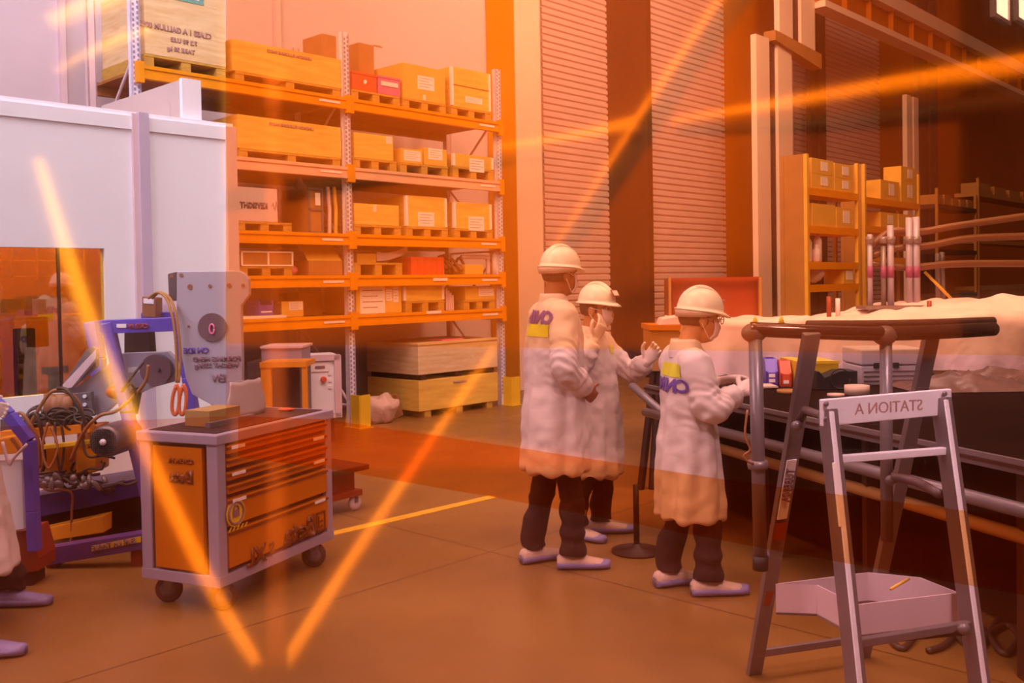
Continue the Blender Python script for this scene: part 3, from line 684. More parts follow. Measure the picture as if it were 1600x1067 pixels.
lettering('maker_lettering', 'Beta', .15, fr(TL * .66, -.0135, hs_[5] - .14), ud, (0, 0, 1), 'trolley_dark', last, sx=1.05)
lettering('model_lettering', 'C24', .085, fr(TL * .37, -.0135, hs_[5] - .2), ud, (0, 0, 1), 'trolley_dark', last) if False else None
lettering('size_lettering', 'S', .085, fr(TL * .40, -.0135, hs_[5] - .17), ud, (0, 0, 1), 'trolley_dark', last)
lettering('size_lettering', 'XL', .12, fr(TL * .27, -.0135, hs_[5] - .18), ud, (0, 0, 1), 'trolley_dark', last)
# square emblem after the lettering
e0 = TL * .87; eh = hs_[5] - .14
mb = MB()
for (a0, a1, b0, b1) in ((0, .09, .0, .012), (0, .09, .10, .112), (0, .012, 0, .112), (.078, .09, 0, .112), (.02, .03, .02, .09), (.03, .065, .02, .035), (.03, .065, .05, .062)):
    mb.box((e0 - .05 + a0, -.0165, eh - .05 + b0), (e0 - .05 + a1, -.0145, eh - .05 + b1), fr)
mb.build('square_emblem', 'trolley_dark', last)
# round yellow padlock sticker on the wide drawer
sc_ = fr(.11, -.013, (hs_[4] + hs_[5]) / 2)
st = MB().lathe([(.07, 0), (.07, .002)], sc_, -vd, 28).build('round_sticker', 'yellow', r_)
mb = MB().tube([sc_ - vd * .004 + ud * (.055 * math.cos(k * PI / 12)) + Vector((0, 0, .055 * math.sin(k * PI / 12))) for k in range(25)], .006, 6)
mb.box((.085, -.018, (hs_[4] + hs_[5]) / 2 - .02), (.135, -.0145, (hs_[4] + hs_[5]) / 2 + .015), fr)
mb.tube([sc_ - vd * .004 + ud * (.018 * math.cos(k * PI / 8)) + Vector((0, 0, .015 + .022 * math.sin(k * PI / 8))) for k in range(9)], .005, 6)
mb.build('padlock_print', 'ink', st)
mb = MB()
for k in range(5): mb.prism([fr(.05 + k * .03, -.0145, (hs_[4] + hs_[5]) / 2 - .085), fr(.062 + k * .03, -.0145, (hs_[4] + hs_[5]) / 2 - .085), fr(.078 + k * .03, -.0145, (hs_[4] + hs_[5]) / 2 - .065), fr(.066 + k * .03, -.0145, (hs_[4] + hs_[5]) / 2 - .065)], vd * -.001)
mb.build('hazard_stripes', 'yellow', st)
lettering('side_lettering', 'Beta', .085, fr(-.0065, TD * .45, hTp - .22), -vd, (0, 0, 1), 'trolley_dark', r_)
lettering('side_lettering', 'C24 SA XL', .035, fr(-.0065, TD * .45, hTp - .14), -vd, (0, 0, 1), 'trolley_dark', r_)
for x, y, sw in ((.09, .06, -.75), (TL - .1, .06, -1.0), (.09, TD - .08, -1.15), (TL - .1, TD - .08, -.6)):
    rot = Matrix.Rotation(sw, 3, 'Z'); ax = rot @ vd; fw = rot @ ud; c = fr(x, y, .068)
    wh = MB().lathe([(.02, -.018), (.056, -.019), (.068, -.012), (.069, 0), (.068, .012), (.056, .019), (.02, .018)], c, ax, 28).build('caster_wheel', mat('brown_tyre', (.13, .045, .03), .5), r_, True)
    MB().lathe([(.012, -.022), (.042, -.0205), (.042, .0205), (.012, .022)], c, ax, 20).build('hub', 'alu', wh, True)
    hf = MB()
    for sg in (-1, 1): hf.prism([c + ax * (.024 * sg) + fw * a_ + Vector((0, 0, b_)) for a_, b_ in ((-.014, -.012), (.014, -.012), (.035, hB - .09), (-.02, hB - .09))], ax * (.004 * sg))
    hf.build('fork', 'alu', wh)
# things on the trolley: brown tray, clear bag, orange piece
def tfr(px, py): p = G(px, py, hTp); q = p - TO; return q.dot(ud), q.dot(vd)
cx, cy = tfr(352, 655)
r_ = empty('open_tray', fr(.28, .25, hTp + .004), 'small brown box with a sheet metal channel on the trolley top', 'box')
MB().box((.18, .2, hTp + .005), (.42, .36, hTp + .085), fr).build('body', 'carton_dull', r_)
MB().box((.15, .17, hTp + .004), (.5, .2, hTp + .03), fr).build('channel', 'alu', r_)
r_ = empty('plastic_pouch', fr(.62, .3, hTp), 'cloudy plastic pouch standing on the trolley top', 'bag')
mb = MB(); c = fr(.62, .32, hTp + .005)
rings = []
for k in range(9):
    u = k / 8; w_ = .15 + .015 * math.sin(u * 5); dd = .03 * (1 - u) + .012
    rings.append([c + ud * (w_ * math.cos(q * PI / 8)) + vd * (dd * math.sin(q * PI / 8)) + Vector((0, 0, .19 * u + .008 * math.sin(q * 1.7 + u * 6) * u)) for q in range(16)])
mb.loft(rings).build('pouch', 'clearplastic', r_, True)
mb = MB().ball(fr(.82, .2, hTp + .014), (.05, .03, .01)); tag(mb.build('rag', 'redbin', None, True), 'small bright red rag lying on the trolley top', 'rag')

# ------------------------------------------------------------------ people
def evaluate(o, keep):
    bpy.context.view_layer.update()
    me = bpy.data.meshes.new_from_object(o.evaluated_get(bpy.context.evaluated_depsgraph_get()))
    o.modifiers.clear(); old = o.data; o.data = me; bpy.data.meshes.remove(old)
    me.polygons.foreach_set('use_smooth', [True] * len(me.polygons)); return o
def fuse(mb, name, m, voxel, smooth=6, disp=None, xf=None, parent=None):
    """closed shapes grown into one continuous skin, then shaped by disp(local co) and moved by xf"""
    o = mb.build(name, m)
    r = o.modifiers.new('r', 'REMESH'); r.mode = 'VOXEL'; r.voxel_size = voxel
    s = o.modifiers.new('s', 'SMOOTH'); s.iterations = smooth; s.factor = .5
    evaluate(o, True)
    me = o.data
    if disp:
        cs = [(v.co.copy(), v.normal.copy()) for v in me.vertices]
        me.vertices.foreach_set('co', [x for c, n in cs for x in (c + disp(c, n))])
    if xf:
        me.vertices.foreach_set('co', [x for c in [v.co.copy() for v in me.vertices] for x in xf(c)])
    me.update()
    if parent is not None:
        o.parent = parent; o.matrix_parent_inverse = Matrix.Translation(-parent.location)
    return o
def hand(mb, wrist, dirv, palm, side, curls=(.5, .6, .7, .8), thumb=.6, k=1.0):
    """palm and five fingers; side points to the thumb"""
    w_ = Vector(wrist); d = Vector(dirv).normalized(); s = Vector(side); s = (s - d * s.dot(d)).normalized(); n = Vector(palm); n = (n - d * n.dot(d) - s * n.dot(s)).normalized()
    rings = []
    for u, a, b_ in ((-.01, .024, .021), (.02, .032, .019), (.05, .040, .017), (.08, .041, .015), (.092, .037, .012)):
        rings.append([w_ + d * u * k + s * (a * k * math.cos(q * PI / 6)) + n * (b_ * k * math.sin(q * PI / 6)) for q in range(12)])
    mb.loft(rings)
    for i, (off, ln, r) in enumerate(((.029, .068, .0088), (.010, .078, .009), (-.010, .073, .0087), (-.028, .058, .0078))):
        p = w_ + d * .083 * k + s * off * k; c = curls[i]; a = c * .35; pts = [p - d * .02 * k, p]
        for j, f in enumerate((.45, .3, .25)):
            a += c * (.75 if j else .4); dd = d * math.cos(a) + n * math.sin(a) + s * off * 1.5 * (1 - c * .6)
            p = p + dd.normalized() * ln * f * k; pts.append(p)
        mb.tube(pts, [r * k * 1.05, r * k * 1.05, r * k, r * k * .93, r * k * .7], 8, 2)
    t = w_ + d * .022 * k + s * .022 * k
    mb.tube([t, t + (d * .5 + s * .8 + n * .25 * thumb).normalized() * .034 * k, t + d * .045 * k + s * .045 * k + n * .022 * thumb * k, t + d * .072 * k + s * .046 * k + n * .042 * thumb * k], [.013 * k, .012 * k, .0105 * k, .0075 * k], 8, 2)

def person(label, loc, heading, top, shoulder, hem, lean=0.0, stoop=0.0, skin='skin', head_yaw=0.0, head_pitch=0.0,
           rarm=None, larm=None, gloves=True, logo=None, band=None, feet=((.0, .11, 0), (.0, -.11, 0)), girth=1.0, helmet_kind=0, glasses=False,
           rh=None, lh=None, helmet=True, hand_k=1.0, coat_tweak=None, hv_front=False, all_blue=False, badge=False):
    f = Vector((math.cos(heading), math.sin(heading), 0)); l = Vector((-f.y, f.x, 0)); loc = Vector(loc)
    xf = lambda v: loc + f * v[0] + l * v[1] + Vector((0, 0, v[2]))
    root = empty('person', loc, label, 'person')
    hr = top - .155                    # helmet rim height; head centre a little below
    hc = Vector((lean + stoop + .02, 0, hr - .015)); sh = Vector((lean, 0, shoulder)); R = Matrix.Rotation(head_yaw, 3, 'Z') @ Matrix.Rotation(head_pitch, 3, 'Y')
    H = lambda x, y, z: hc + R @ Vector((x, y, z))
    hip = .50 * top
    # --- body skin
    mb = MB()
    mb.ball(H(-.012, 0, .03), (.098, .077, .10), R).ball(H(.022, 0, -.045), (.068, .060, .078), R, 14, 10).ball(H(.052, 0, -.085), (.034, .034, .028), R)
    mb.tube([H(.078, 0, .012), H(.094, 0, -.012), H(.104, 0, -.034), H(.086, 0, -.044)], [.011, .013, .017, .010], 8, 2)
    mb.ball(H(.074, 0, .03), (.02, .052, .012), R).ball(H(.084, 0, -.066), (.015, .028, .010), R)
    for sg in (-1, 1):
        mb.ball(H(-.004, sg * .079, -.012), (.022, .010, .034), R @ Matrix.Rotation(-.2, 3, 'Y')); mb.ball(H(.04, sg * .045, -.03), (.03, .02, .026), R)
    mb.tube([H(-.02, 0, -.05), (hc + sh) / 2 + Vector((-.015, 0, .0)), sh + Vector((-.005, 0, -.02))], [.060, .056, .060], 14, 3)
    tor = [(hip - .08, 0, .11, .15), (hip + .08, 0, .105, .145), (shoulder - .28, lean * .6, .11, .15), (shoulder - .12, lean * .9, .105, .16), (shoulder - .02, lean, .07, .12)]
    mb.loft([[Vector((x + a * math.cos(q * PI / 8), b_ * math.sin(q * PI / 8), z)) for q in range(16)] for z, x, a, b_ in tor])
    for (fx, fy, fz) in feet:
        sg = 1 if fy > 0 else -1
        mb.tube([(0, sg * .08, hip - .02), (.02 + fx * .5, (sg * .09 + fy) / 2, hip * .52), (fx, fy, .10)], [.085, .055, .038], 12, 3)
    shp = {}
    for sg, arm in ((-1, rarm), (1, larm)):
        S0 = sh + Vector((-.01, sg * .145 * girth, -.055)); e, w_ = [Vector(q) for q in arm[:2]]
        shp[sg] = (S0, e, w_)
        mb.tube([S0, S0.lerp(e, .5), e, e.lerp(w_, .5), w_], [.05, .043, .036, .032, .023], 12, 2)
        if not gloves: hand(mb, w_, arm[2], arm[3], arm[4], *(arm[5:] or ()), k=hand_k)
    body = fuse(mb, 'body', skin, .0075, 4, None, xf, root)
    # --- eyes and brows
    for sg in (-1, 1):
        eye = MB().ball(xf(H(.076, sg * .031, .008)), .0115, None, 12, 8).build('eye', 'paper', root, True)
        MB().ball(xf(H(.0855, sg * .0315, .008)), .0052, None, 10, 6).build('pupil', 'black', eye, True)
        MB().tube([xf(H(.080, sg * .018, .026)), xf(H(.084, sg * .034, .031)), xf(H(.070, sg * .052, .026))], .0045, 6).build('eyebrow', 'hair', root, True)
    # --- hair: a close crop that covers the back of the skull
    hm = MB().ball(H(-.020, 0, .022), (.098, .081, .098), R, 24, 16)
    for v in [v for v in hm.bm.verts]:
        q = R.inverted() @ (v.co - hc)
        if q.x > .03 and q.z < .06: v.co = hc + R @ Vector((q.x * .75, q.y * .86, q.z))
        if q.z < -.045: v.co = hc + R @ Vector((q.x * .72, q.y * .7, -.045 + (q.z + .045) * .5))
        v.co = v.co + Vector((1, 1, 1)) * noise.noise(v.co * 60) * .003
    for v in hm.bm.verts: v.co = xf(v.co)
    hm.build('hair', 'hair', root, True)
    # --- surgical mask
    mm = MB(); rows = []
    for i in range(9):
        v_ = i / 8; z = .004 - .108 * v_
        row = []
        for j in range(15):
            a = (j / 14 - .5) * 2 * 1.12
            bulge = .104 + .014 * math.sin(PI * min(1, v_ * 1.05)) - .018 * max(0, v_ - .75) * 4 + .0022 * math.sin(v_ * 26)
            x = bulge * math.cos(a * .80) ** .9 - .012 + .010 * math.exp(-(a * 4) ** 2) * (1 - v_)
            y = .066 * math.sin(a) * (1 - .10 * abs(v_ - .45))
            row.append(mm.bm.verts.new(xf(H(x, y, z + .006 * abs(a)))))
        rows.append(row)
    for r0, r1_ in zip(rows, rows[1:]):
        for j in range(14): mm.bm.faces.new((r0[j], r0[j + 1], r1_[j + 1], r1_[j]))
    mk = mm.build('face_mask', 'mask', root, True); so = mk.modifiers.new('thick', 'SOLIDIFY'); so.thickness = .003
    st = MB()
    for sg in (-1, 1):
        st.tube([xf(H(.048, sg * .060, .0)), xf(H(.02, sg * .081, .008)), xf(H(-.012, sg * .088, .016))], .0018, 6)
        st.tube([xf(H(.040, sg * .060, -.092)), xf(H(.01, sg * .078, -.055)), xf(H(-.014, sg * .089, -.02))], .0018, 6)
    st.build('ear_loops', 'paper', mk)
    if glasses:
        g_ = MB()
        for sg in (-1, 1):
            g_.tube([xf(H(.108 - .012 * abs(math.cos(q * PI / 8)) * 0, sg * (.033 + .024 * math.cos(q * PI / 8)), .008 + .019 * math.sin(q * PI / 8))) for q in range(17)], .0026, 6)
            g_.tube([xf(H(.106, sg * .057, .012)), xf(H(.05, sg * .078, .012)), xf(H(-.01, sg * .088, .010))], .0024, 6)
        g_.tube([xf(H(.108, -.01, .012)), xf(H(.108, .01, .012))], .0024, 6)
        g_.build('glasses', 'ink', root, True)
    # --- safety helmet
    if helmet:
        hz = .045; NT = 48
        def dome(a, u):
            c, s_ = math.cos(a), math.sin(a); ph = u * PI / 2
            r = math.cos(ph) ** .8; x, y = .122 * c * r, .102 * s_ * r
            z = .118 * math.sin(ph) + .008 * math.exp(-(s_ * 5) ** 2) * (math.sin(ph) > .1)
            return x - .005, y, z
        hb = MB(); rings = []
        def rim(a, ext, dz):
            c, s_ = math.cos(a), math.sin(a); e = ext * (1 + 2.3 * max(0, c) ** 3)
            return Vector(((.122 + e) * c - .005, (.102 + ext) * s_, dz - .016 * max(0, c) ** 2 * (ext > .005)))
        angs = [2 * PI * k / NT for k in range(NT)]
        for dz, ext in ((-.004, .0), (-.006, .012), (.000, .013), (.004, .002)):
            rings.append([xf(H(*(rim(a, ext, dz) + Vector((0, 0, hz))))) for a in angs])
        for i in range(0, 11):
            rings.append([xf(H(*(Vector(dome(a, i / 11)) + Vector((0, 0, hz))))) for a in angs])
        hb.loft(rings)
        ho = hb.build('helmet', 'helmet', root, True)
        rd = MB()
        for yo in (-.028, 0, .028):
            pts = [xf(H(.112 * math.cos(t) - .005, yo, hz + .010 + .117 * math.sin(t) * (1 - abs(yo) * 2))) for t in [PI * (.12 + .76 * k / 14) for k in range(15)]]
            rd.tube(pts, .0075 if yo == 0 else .004, 6)
        rd.build('crown_ridges', 'helmet', ho, True)
        if helmet_kind != 2:
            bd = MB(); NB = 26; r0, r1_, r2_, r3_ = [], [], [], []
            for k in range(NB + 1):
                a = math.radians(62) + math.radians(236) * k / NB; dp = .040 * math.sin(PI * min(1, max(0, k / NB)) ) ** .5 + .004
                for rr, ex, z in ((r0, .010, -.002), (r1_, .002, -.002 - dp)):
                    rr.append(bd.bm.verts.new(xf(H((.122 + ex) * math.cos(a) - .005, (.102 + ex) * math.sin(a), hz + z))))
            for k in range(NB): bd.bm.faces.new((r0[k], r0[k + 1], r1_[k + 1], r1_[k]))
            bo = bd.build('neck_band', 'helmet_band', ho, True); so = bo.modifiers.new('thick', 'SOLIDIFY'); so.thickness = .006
        if badge:
            c = H(.108, .0, hz + .055); bx = R @ Vector((.85, 0, .5)); r_ax = R @ Vector((0, 1, 0))
            q = MB(); up_ = bx.cross(r_ax).normalized(); up_ = up_ if up_.z > 0 else -up_
            cs = [c + r_ax * a + up_ * b_ + bx.normalized() * .012 for a, b_ in ((-.045, -.022), (.045, -.022), (.045, .026), (-.045, .026))]
            q.prism([xf(p) for p in cs], (f * bx.x + l * bx.y + Vector((0, 0, bx.z))).normalized() * .003).build('badge_plate', 'machine_red', ho)
            cs = [c + r_ax * a + up_ * b_ + bx.normalized() * .0155 for a, b_ in ((-.036, -.015), (.036, -.015), (.036, .019), (-.036, .019))]
            MB().prism([xf(p) for p in cs], (f * bx.x + l * bx.y + Vector((0, 0, bx.z))).normalized() * .002).build('badge_paper', 'paper', ho)
        else:
            MB().tube([xf(H(.108, .05 * s_, hz + .07 - abs(s_) * .01)) for s_ in (-.6, -.2, .2, .6)], .004, 6).build('helmet_mark', 'ink_soft', ho)
    # --- coat
    cm = MB(); gq = girth
    tw = coat_tweak or (lambda z: (0, 0))
    rr = [(hem, 0, .172, .212), (hem + .05, 0, .170, .210), (hip - .04, 0, .158, .200), (hip + .12, lean * .3, .138, .180), (shoulder - .30, lean * .6, .140, .185), (shoulder - .16, lean * .85, .135, .195), (shoulder - .07, lean * .95, .115, .190), (shoulder - .02, lean, .095, .150), (shoulder + .015, lean - .005, .078, .098), (shoulder + .045, lean, .07, .075)]
    def sup(a, b_, q): c, s_ = math.cos(q), math.sin(q); return a * abs(c) ** .85 * (1 if c > 0 else -1), b_ * abs(s_) ** .85 * (1 if s_ > 0 else -1)
    rings = []
    for z, x, a, b_ in rr:
        ring = []
        for q in range(32):
            ex, ey = sup(a * gq, b_ * gq, 2 * PI * q / 32); tx, ty = tw(z); ring.append(Vector((x + ex + tx, ey + ty, z)))
        rings.append(ring)
    cm.loft(rings)
    for sg in (-1, 1):
        S0, e, w_ = shp[sg]; we = w_.lerp(e, .10)
        cm.tube([S0 + Vector((0, -sg * .05, .01)), S0, S0.lerp(e, .5), e, e.lerp(we, .5), we], [.068, .086, .074, .069, .064, .046], 16, 3)
    sd = sum(map(ord, label)) % 97
    def fold(c, n):
        k = max(0, min(1, (shoulder - c.z) / (shoulder - hem))); a = math.atan2(c.y, c.x)
        v = math.sin(a * 9 + sd + 1.8 * math.sin(c.z * 3 + sd)) * .013 * k + .012 * abs(noise.noise(Vector((a * 3, c.z * 1.5, sd)))) * k + noise.noise(Vector((c.x * 7, c.y * 7, c.z * 2.2)) + Vector((sd, 0, 0))) * .022
        for sg in (-1, 1):
            S0, e, w_ = shp[sg]; d = (c - e).length
            if d < .2: v += (1 - d / .2) * .006 * math.sin((c.x + c.z * 1.3 + c.y) * 95 + 3 * noise.noise(c * 12))
            for q0, q1 in ((S0, e), (e, w_)):
                ax = (q1 - q0); t = (c - q0).dot(ax) / ax.length_squared
                dq = (c - q0 - ax * t).length
                if 0 < t < 1 and dq < .12: v += (1 - (dq / .12) ** 2) ** 2 * math.sin(PI * t) * (.007 * math.sin(t * 19 + sd + 9 * noise.noise(c * 7)) + .03 * noise.noise(c * 9 + Vector((sd, 3, 1))))
        v += .007 * noise.noise(c * 16)
        return n * (v + .004)
    co = fuse(cm, 'coat', 'coat', .0095, 5, fold, xf, root)
    # collar
    cl_ = MB(); cn = sh + Vector((-.005, 0, .035)); rA = []
    for (rx, ry, dz) in ((.088, .100, -.055), (.086, .094, -.012), (.080, .083, .020), (.076, .078, .038), (.069, .071, .036), (.068, .072, -.005)):
        rA.append([xf(cn + Vector((rx * math.cos(q), ry * math.sin(q), dz - .03 * max(0, math.cos(q)) ** 2))) for q in [2 * PI * k / 24 for k in range(24)]])
    cl_.loft(rA, False); cl_.build('collar', 'coat', co, True)
    # bands and lettering laid on the coat
    bv = BVHTree.FromPolygons([v.co.copy() for v in co.data.vertices], [tuple(p.vertices) for p in co.data.polygons])
    def lay(pt, dr, off=.004):
        r = bv.ray_cast(Vector(pt) - dr * .6, dr, 1.2); return (r[0] - dr * off) if r[0] is not None else Vector(pt)
    def patch(name, m, cx, cz, hw, hh, az):      # centred at azimuth az (local), seen along -az
        dr_l = Vector((math.cos(az), math.sin(az), 0)); dr = -(f * dr_l.x + l * dr_l.y); rt = Vector((0, 0, 1)).cross(-dr).normalized()
        mb = MB(); nx, nz = 18, 5; g_ = []
        for i in range(nx + 1):
            g_.append([mb.bm.verts.new(lay(xf((lean * .8, 0, cz + hh * (2 * j / nz - 1))) + rt * (cx + hw * (2 * i / nx - 1)), dr)) for j in range(nz + 1)])
        for i in range(nx):
            for j in range(nz): mb.bm.faces.new((g_[i][j], g_[i + 1][j], g_[i + 1][j + 1], g_[i][j + 1]))
        return mb.build(name, m, co, True)
    def letters(body_, size, cx, cz, az, m='logo'):
        dr_l = Vector((math.cos(az), math.sin(az), 0)); dr = -(f * dr_l.x + l * dr_l.y); rt = Vector((0, 0, 1)).cross(-dr).normalized()
        me = text_mesh(body_, size); bm = bmesh.new(); bm.from_mesh(me)
        for _ in range(4):
            bmesh.ops.triangulate(bm, faces=bm.faces[:]); le = [e for e in bm.edges if e.calc_length() > .014]
            if le: bmesh.ops.subdivide_edges(bm, edges=le, cuts=1)
        bmesh.ops.triangulate(bm, faces=bm.faces[:])
        for v in bm.verts: v.co = lay(xf((lean * .8, 0, cz + v.co.y)) + rt * (cx - v.co.x * 1.3), dr, .007)
        q = MB(); q.bm.free(); q.bm = bm; q.build('back_lettering', m, co)
    for b_ in (band or ()): patch('reflective_band', 'hivis', *b_)
    if logo: letters(*logo)
    # --- trousers, shoes with covers
    tm = MB()
    tm.loft([[Vector((a * math.cos(q * PI / 8), b_ * math.sin(q * PI / 8), z)) for q in range(16)] for z, a, b_ in ((hip - .14, .09, .135), (hip - .02, .095, .145), (hip + .08, .10, .145))])
    for (fx, fy, fz) in feet:
        sg = 1 if fy > 0 else -1
        tm.tube([(0, sg * .085, hip - .06), (.02 + fx * .5, (sg * .09 + fy) / 2, hip * .52), (fx - .01, fy, .20), (fx - .01, fy, .085)], [.080, .072, .068, .076], 16, 4)
    tr = fuse(tm, 'trousers', 'trouser', .011, 4, lambda c, n: n * (.008 * noise.noise(c * 11) + .006 * math.sin(c.z * 40 + 5 * noise.noise(c * 5)) * (c.z < .4)), xf, root)
    for (fx, fy, fz) in feet:
        a = fz; F2 = lambda x, y, z: xf((fx + x * math.cos(a) - y * math.sin(a), fy + x * math.sin(a) + y * math.cos(a), z))
        prof = [(-.10, .028, .07), (-.085, .042, .085), (-.04, .047, .092), (.02, .047, .088), (.08, .052, .068), (.14, .050, .055), (.18, .038, .046), (.20, .02, .036)]
        def shoe(z0f, z1f, grow):
            return [[F2(x, (wd + grow) * math.cos(q * PI / 8), z0f(h) + (z1f(h) - z0f(h)) * (.5 + .5 * math.sin(q * PI / 8)) ) for q in range(16)] for x, wd, h in prof]
        sh_ = MB().loft(shoe(lambda h: .002, lambda h: h, 0)).build('shoe', 'cover_blue' if all_blue else 'cover_white', root, True)
        cv = MB().loft(shoe(lambda h: 0, lambda h: .048 + .25 * (h - .04), .004)).build('shoe_cover', 'cover_blue', sh_, True)
    # --- gloves
    if gloves:
        for sg, arm, nm in ((-1, rarm, 'glove'), (1, larm, 'glove')):
            g_ = MB(); S0, e, w_ = shp[sg]
            g_.tube([w_.lerp(e, .14), w_, w_ + Vector(arm[2]).normalized() * .012], [.036, .030, .027], 12)
            hand(g_, w_, arm[2], arm[3], arm[4], *(arm[5:] or ()), k=hand_k)
            fuse(g_, nm, 'glove', .0042, 3, None, xf, root)
    return root

D2 = math.radians
# tall man on the left, seen from behind on his right side, hands held low in front
g1 = G(868, 884)
person('tall person in white helmet and coat, back turned, standing left of the other two', (g1.x, g1.y, 0), D2(20), 1.82, 1.475, .56,
       lean=.02, stoop=.02, skin='skin_dark', head_yaw=D2(8), head_pitch=D2(4),
       rarm=((-.02, -.26, 1.14), (.14, -.15, 1.00), (.75, .5, -.45), (-.3, .9, .2), (.5, -.2, .8), (.7, .7, .8, .9), .8),
       larm=((.02, .25, 1.15), (.17, .10, .99), (.6, -.8, -.3), (-.4, -.8, 0), (.6, .1, .8), (.7, .8, .8, .9), .8), gloves=False,
       logo=('CNIM', .095, .02, 1.415, D2(195)), band=((.03, 1.345, .12, .034, D2(195)),),
       feet=((.08, -.09, D2(-20)), (-.07, .12, D2(8))), girth=1.04, hand_k=1.05)
# shorter person in the middle, facing us, one glove at the mask and one hand held out
g2 = G(928, 838)
person('person in white coat touching their face mask, other gloved hand held out', (g2.x, g2.y, 0), D2(-38), 1.605, 1.265, .40,
       lean=.0, stoop=.03, skin='skin', head_yaw=D2(8), head_pitch=D2(3),
       rarm=((.02, -.24, 1.03), (.105, -.115, 1.255), (.35, .30, .85), (-.3, .6, .1), (-.2, -.8, .1), (.5, .6, .8, .9), .4),
       larm=((.16, .22, 1.02), (.30, .165, 1.10), (.42, .15, .60), (-.35, -.4, .6), (-.5, -.2, .9), (.7, .8, .9, 1.0), .5),
       band=((.072, 1.185, .036, .026, D2(0)),), feet=((.0, .10, D2(40)), (-.05, -.10, 0)), helmet_kind=2, badge=True, girth=.95, hand_k=1.12)
# person on the right in profile, working over the bench
g3 = G(1078, 922)
person('person in profile with glasses, mask and white gloves, working over the bench', (g3.x, g3.y, 0), D2(12), 1.575, 1.235, .395,
       lean=.0, stoop=.055, skin='skin', head_yaw=D2(-6), head_pitch=D2(8),
       rarm=((.03, -.215, .965), (.215, -.16, 1.04), (.85, .3, .25), (-.1, .7, -.6), (.1, .6, .8), (.7, .9, 1.0, 1.1), .9),
       larm=((.05, .22, 1.0), (.20, .09, 1.07), (.9, -.15, .12), (0, -.5, -.8), (.1, -.8, .4), (.3, .45, .6, .7), .7),
       logo=('CNIM', .09, .02, 1.075, D2(200)), band=((.0, 1.155, .11, .033, D2(200)),),
       feet=((.07, -.10, D2(-8)), (-.06, .10, D2(8))), glasses=True, girth=.94, hand_k=1.15)
# person at the left edge, mostly outside the frame
g4 = G(20, 948)
p4 = person('person in white coat and blue shoe covers, cut off by the left edge', (-2.72, 4.5, 0), 0, 1.75, 1.42, .27,
       lean=.0, stoop=.0, head_yaw=0, head_pitch=0,
       rarm=((-.04, -.24, 1.08), (.20, -.22, 1.00), (.9, 0, .1), (0, .9, .1), (.2, 0, .9)), coat_tweak=lambda z: (.16 * max(0, 1 - z / 1.1), 0), larm=((-.1, .24, 1.10), (.08, .22, 1.03), (.9, 0, -.1), (0, -.9, .1), (.2, 0, .9)),
       feet=((.13, .32, D2(4)), (.34, -.35, D2(4))), all_blue=True)

# ------------------------------------------------------------------ right side of the hall: shelving behind the columns
def pxpoly(pts, z, depth, ext=None):
    return [P(x, y, z) for x, y in pts], (ext or Vector((0, depth, 0)))
def plate(name, m, pts, z, dep, parent=None, bevel=0, smooth=False):
    q, e = pxpoly(pts, z, dep); return MB().prism(q, e).build(name, m, parent, bevel=bevel)
def far_rack(label, px0, px1, ptop, pref, lv, t, word):
    a, ht = onplane(px0, ptop, t); b_, _ = onplane(px1, ptop, t)
    r_ = empty('storage_shelf', F((a + b_) / 2, t, 0), label, 'shelving')
    for s in (a, b_):
        for tt in (t, t + .34): MB().box((s - .03, tt, 0), (s + .03, tt + .05, ht), F).build('upright', 'carton' if tt == t else 'carton_dull', r_)
    MB().box((a - .02, t + .05, .1), (a, t + .34, ht), F).build('side_panel', 'carton_dull', r_)
    hs = []
    for y in lv:
        h = onplane(pref, y, t)[1]; hs.append(h)
        MB().box((a, t, h - .10), (b_, t + .34, h), F).build('shelf_board', 'beam', r_)
    return a, b_, hs, ht
TR = -2.9
a, b_, hs, ht = far_rack('narrow orange shelf unit of stacked cartons behind the crane column', 1262, 1341, 240, 1262, (292, 352, 409, 445), TR, '')
def rbox(name, px0, px1, y0, h, t, lab, m='carton', pap=True, grp='cartons on the narrow shelf unit'):
    s0, h1 = onplane(px0, y0, t); s1, _ = onplane(px1, y0, t)
    r_ = empty(name, F((s0 + s1) / 2, t, h), lab, 'box', grp)
    MB().box((s0, t, h + .001), (s1, t + .30, h1), F).build('body', m, r_, bevel=.005)
    if pap:
        c = s0 + (s1 - s0) * .55; MB().box((c - .09, t - .004, h + (h1 - h) * .25), (c + .12, t, h + (h1 - h) * .85), F).build('paper_label', 'paper', r_)
    return h1
t = TR + .02
h1 = rbox('stacked_carton', 1268, 1302, 270, hs[0], t, 'lower left carton on the top board of the narrow shelf unit')
rbox('stacked_carton', 1268, 1302, 246, h1, t, 'upper left carton at the top of the narrow shelf unit')
h1 = rbox('stacked_carton', 1304, 1333, 277, hs[0], t, 'lower right carton on the top board of the narrow shelf unit')
rbox('stacked_carton', 1304, 1333, 254, h1, t, 'upper right carton at the top of the narrow shelf unit')
rbox('stacked_carton', 1269, 1305, 317, hs[1], t, 'plain carton left on the second board of the narrow shelf unit', pap=False)
rbox('stacked_carton', 1307, 1333, 323, hs[1], t, 'labelled carton right on the second board of the narrow shelf unit')
for i, (px, y0) in enumerate(((1273, 364), (1285, 360), (1280, 382))):
    s, h1 = onplane(px, y0, t); nb = ('left', 'right', 'front short')[i]
    tag(MB().lathe([(.05, 0), (.055, .02), (.055, (h1 - hs[2]) * .7), (.025, (h1 - hs[2]) * .82), (.025, h1 - hs[2])], F(s, t + .1 - .03 * i, hs[2] + .001)).build('spray_bottle', 'cabin_trim', None, True), 'pale %s bottle on the third board of the narrow shelf unit' % nb, 'bottle', 'bottles on the narrow shelf unit')
s, h1 = onplane(1283, 420, t)
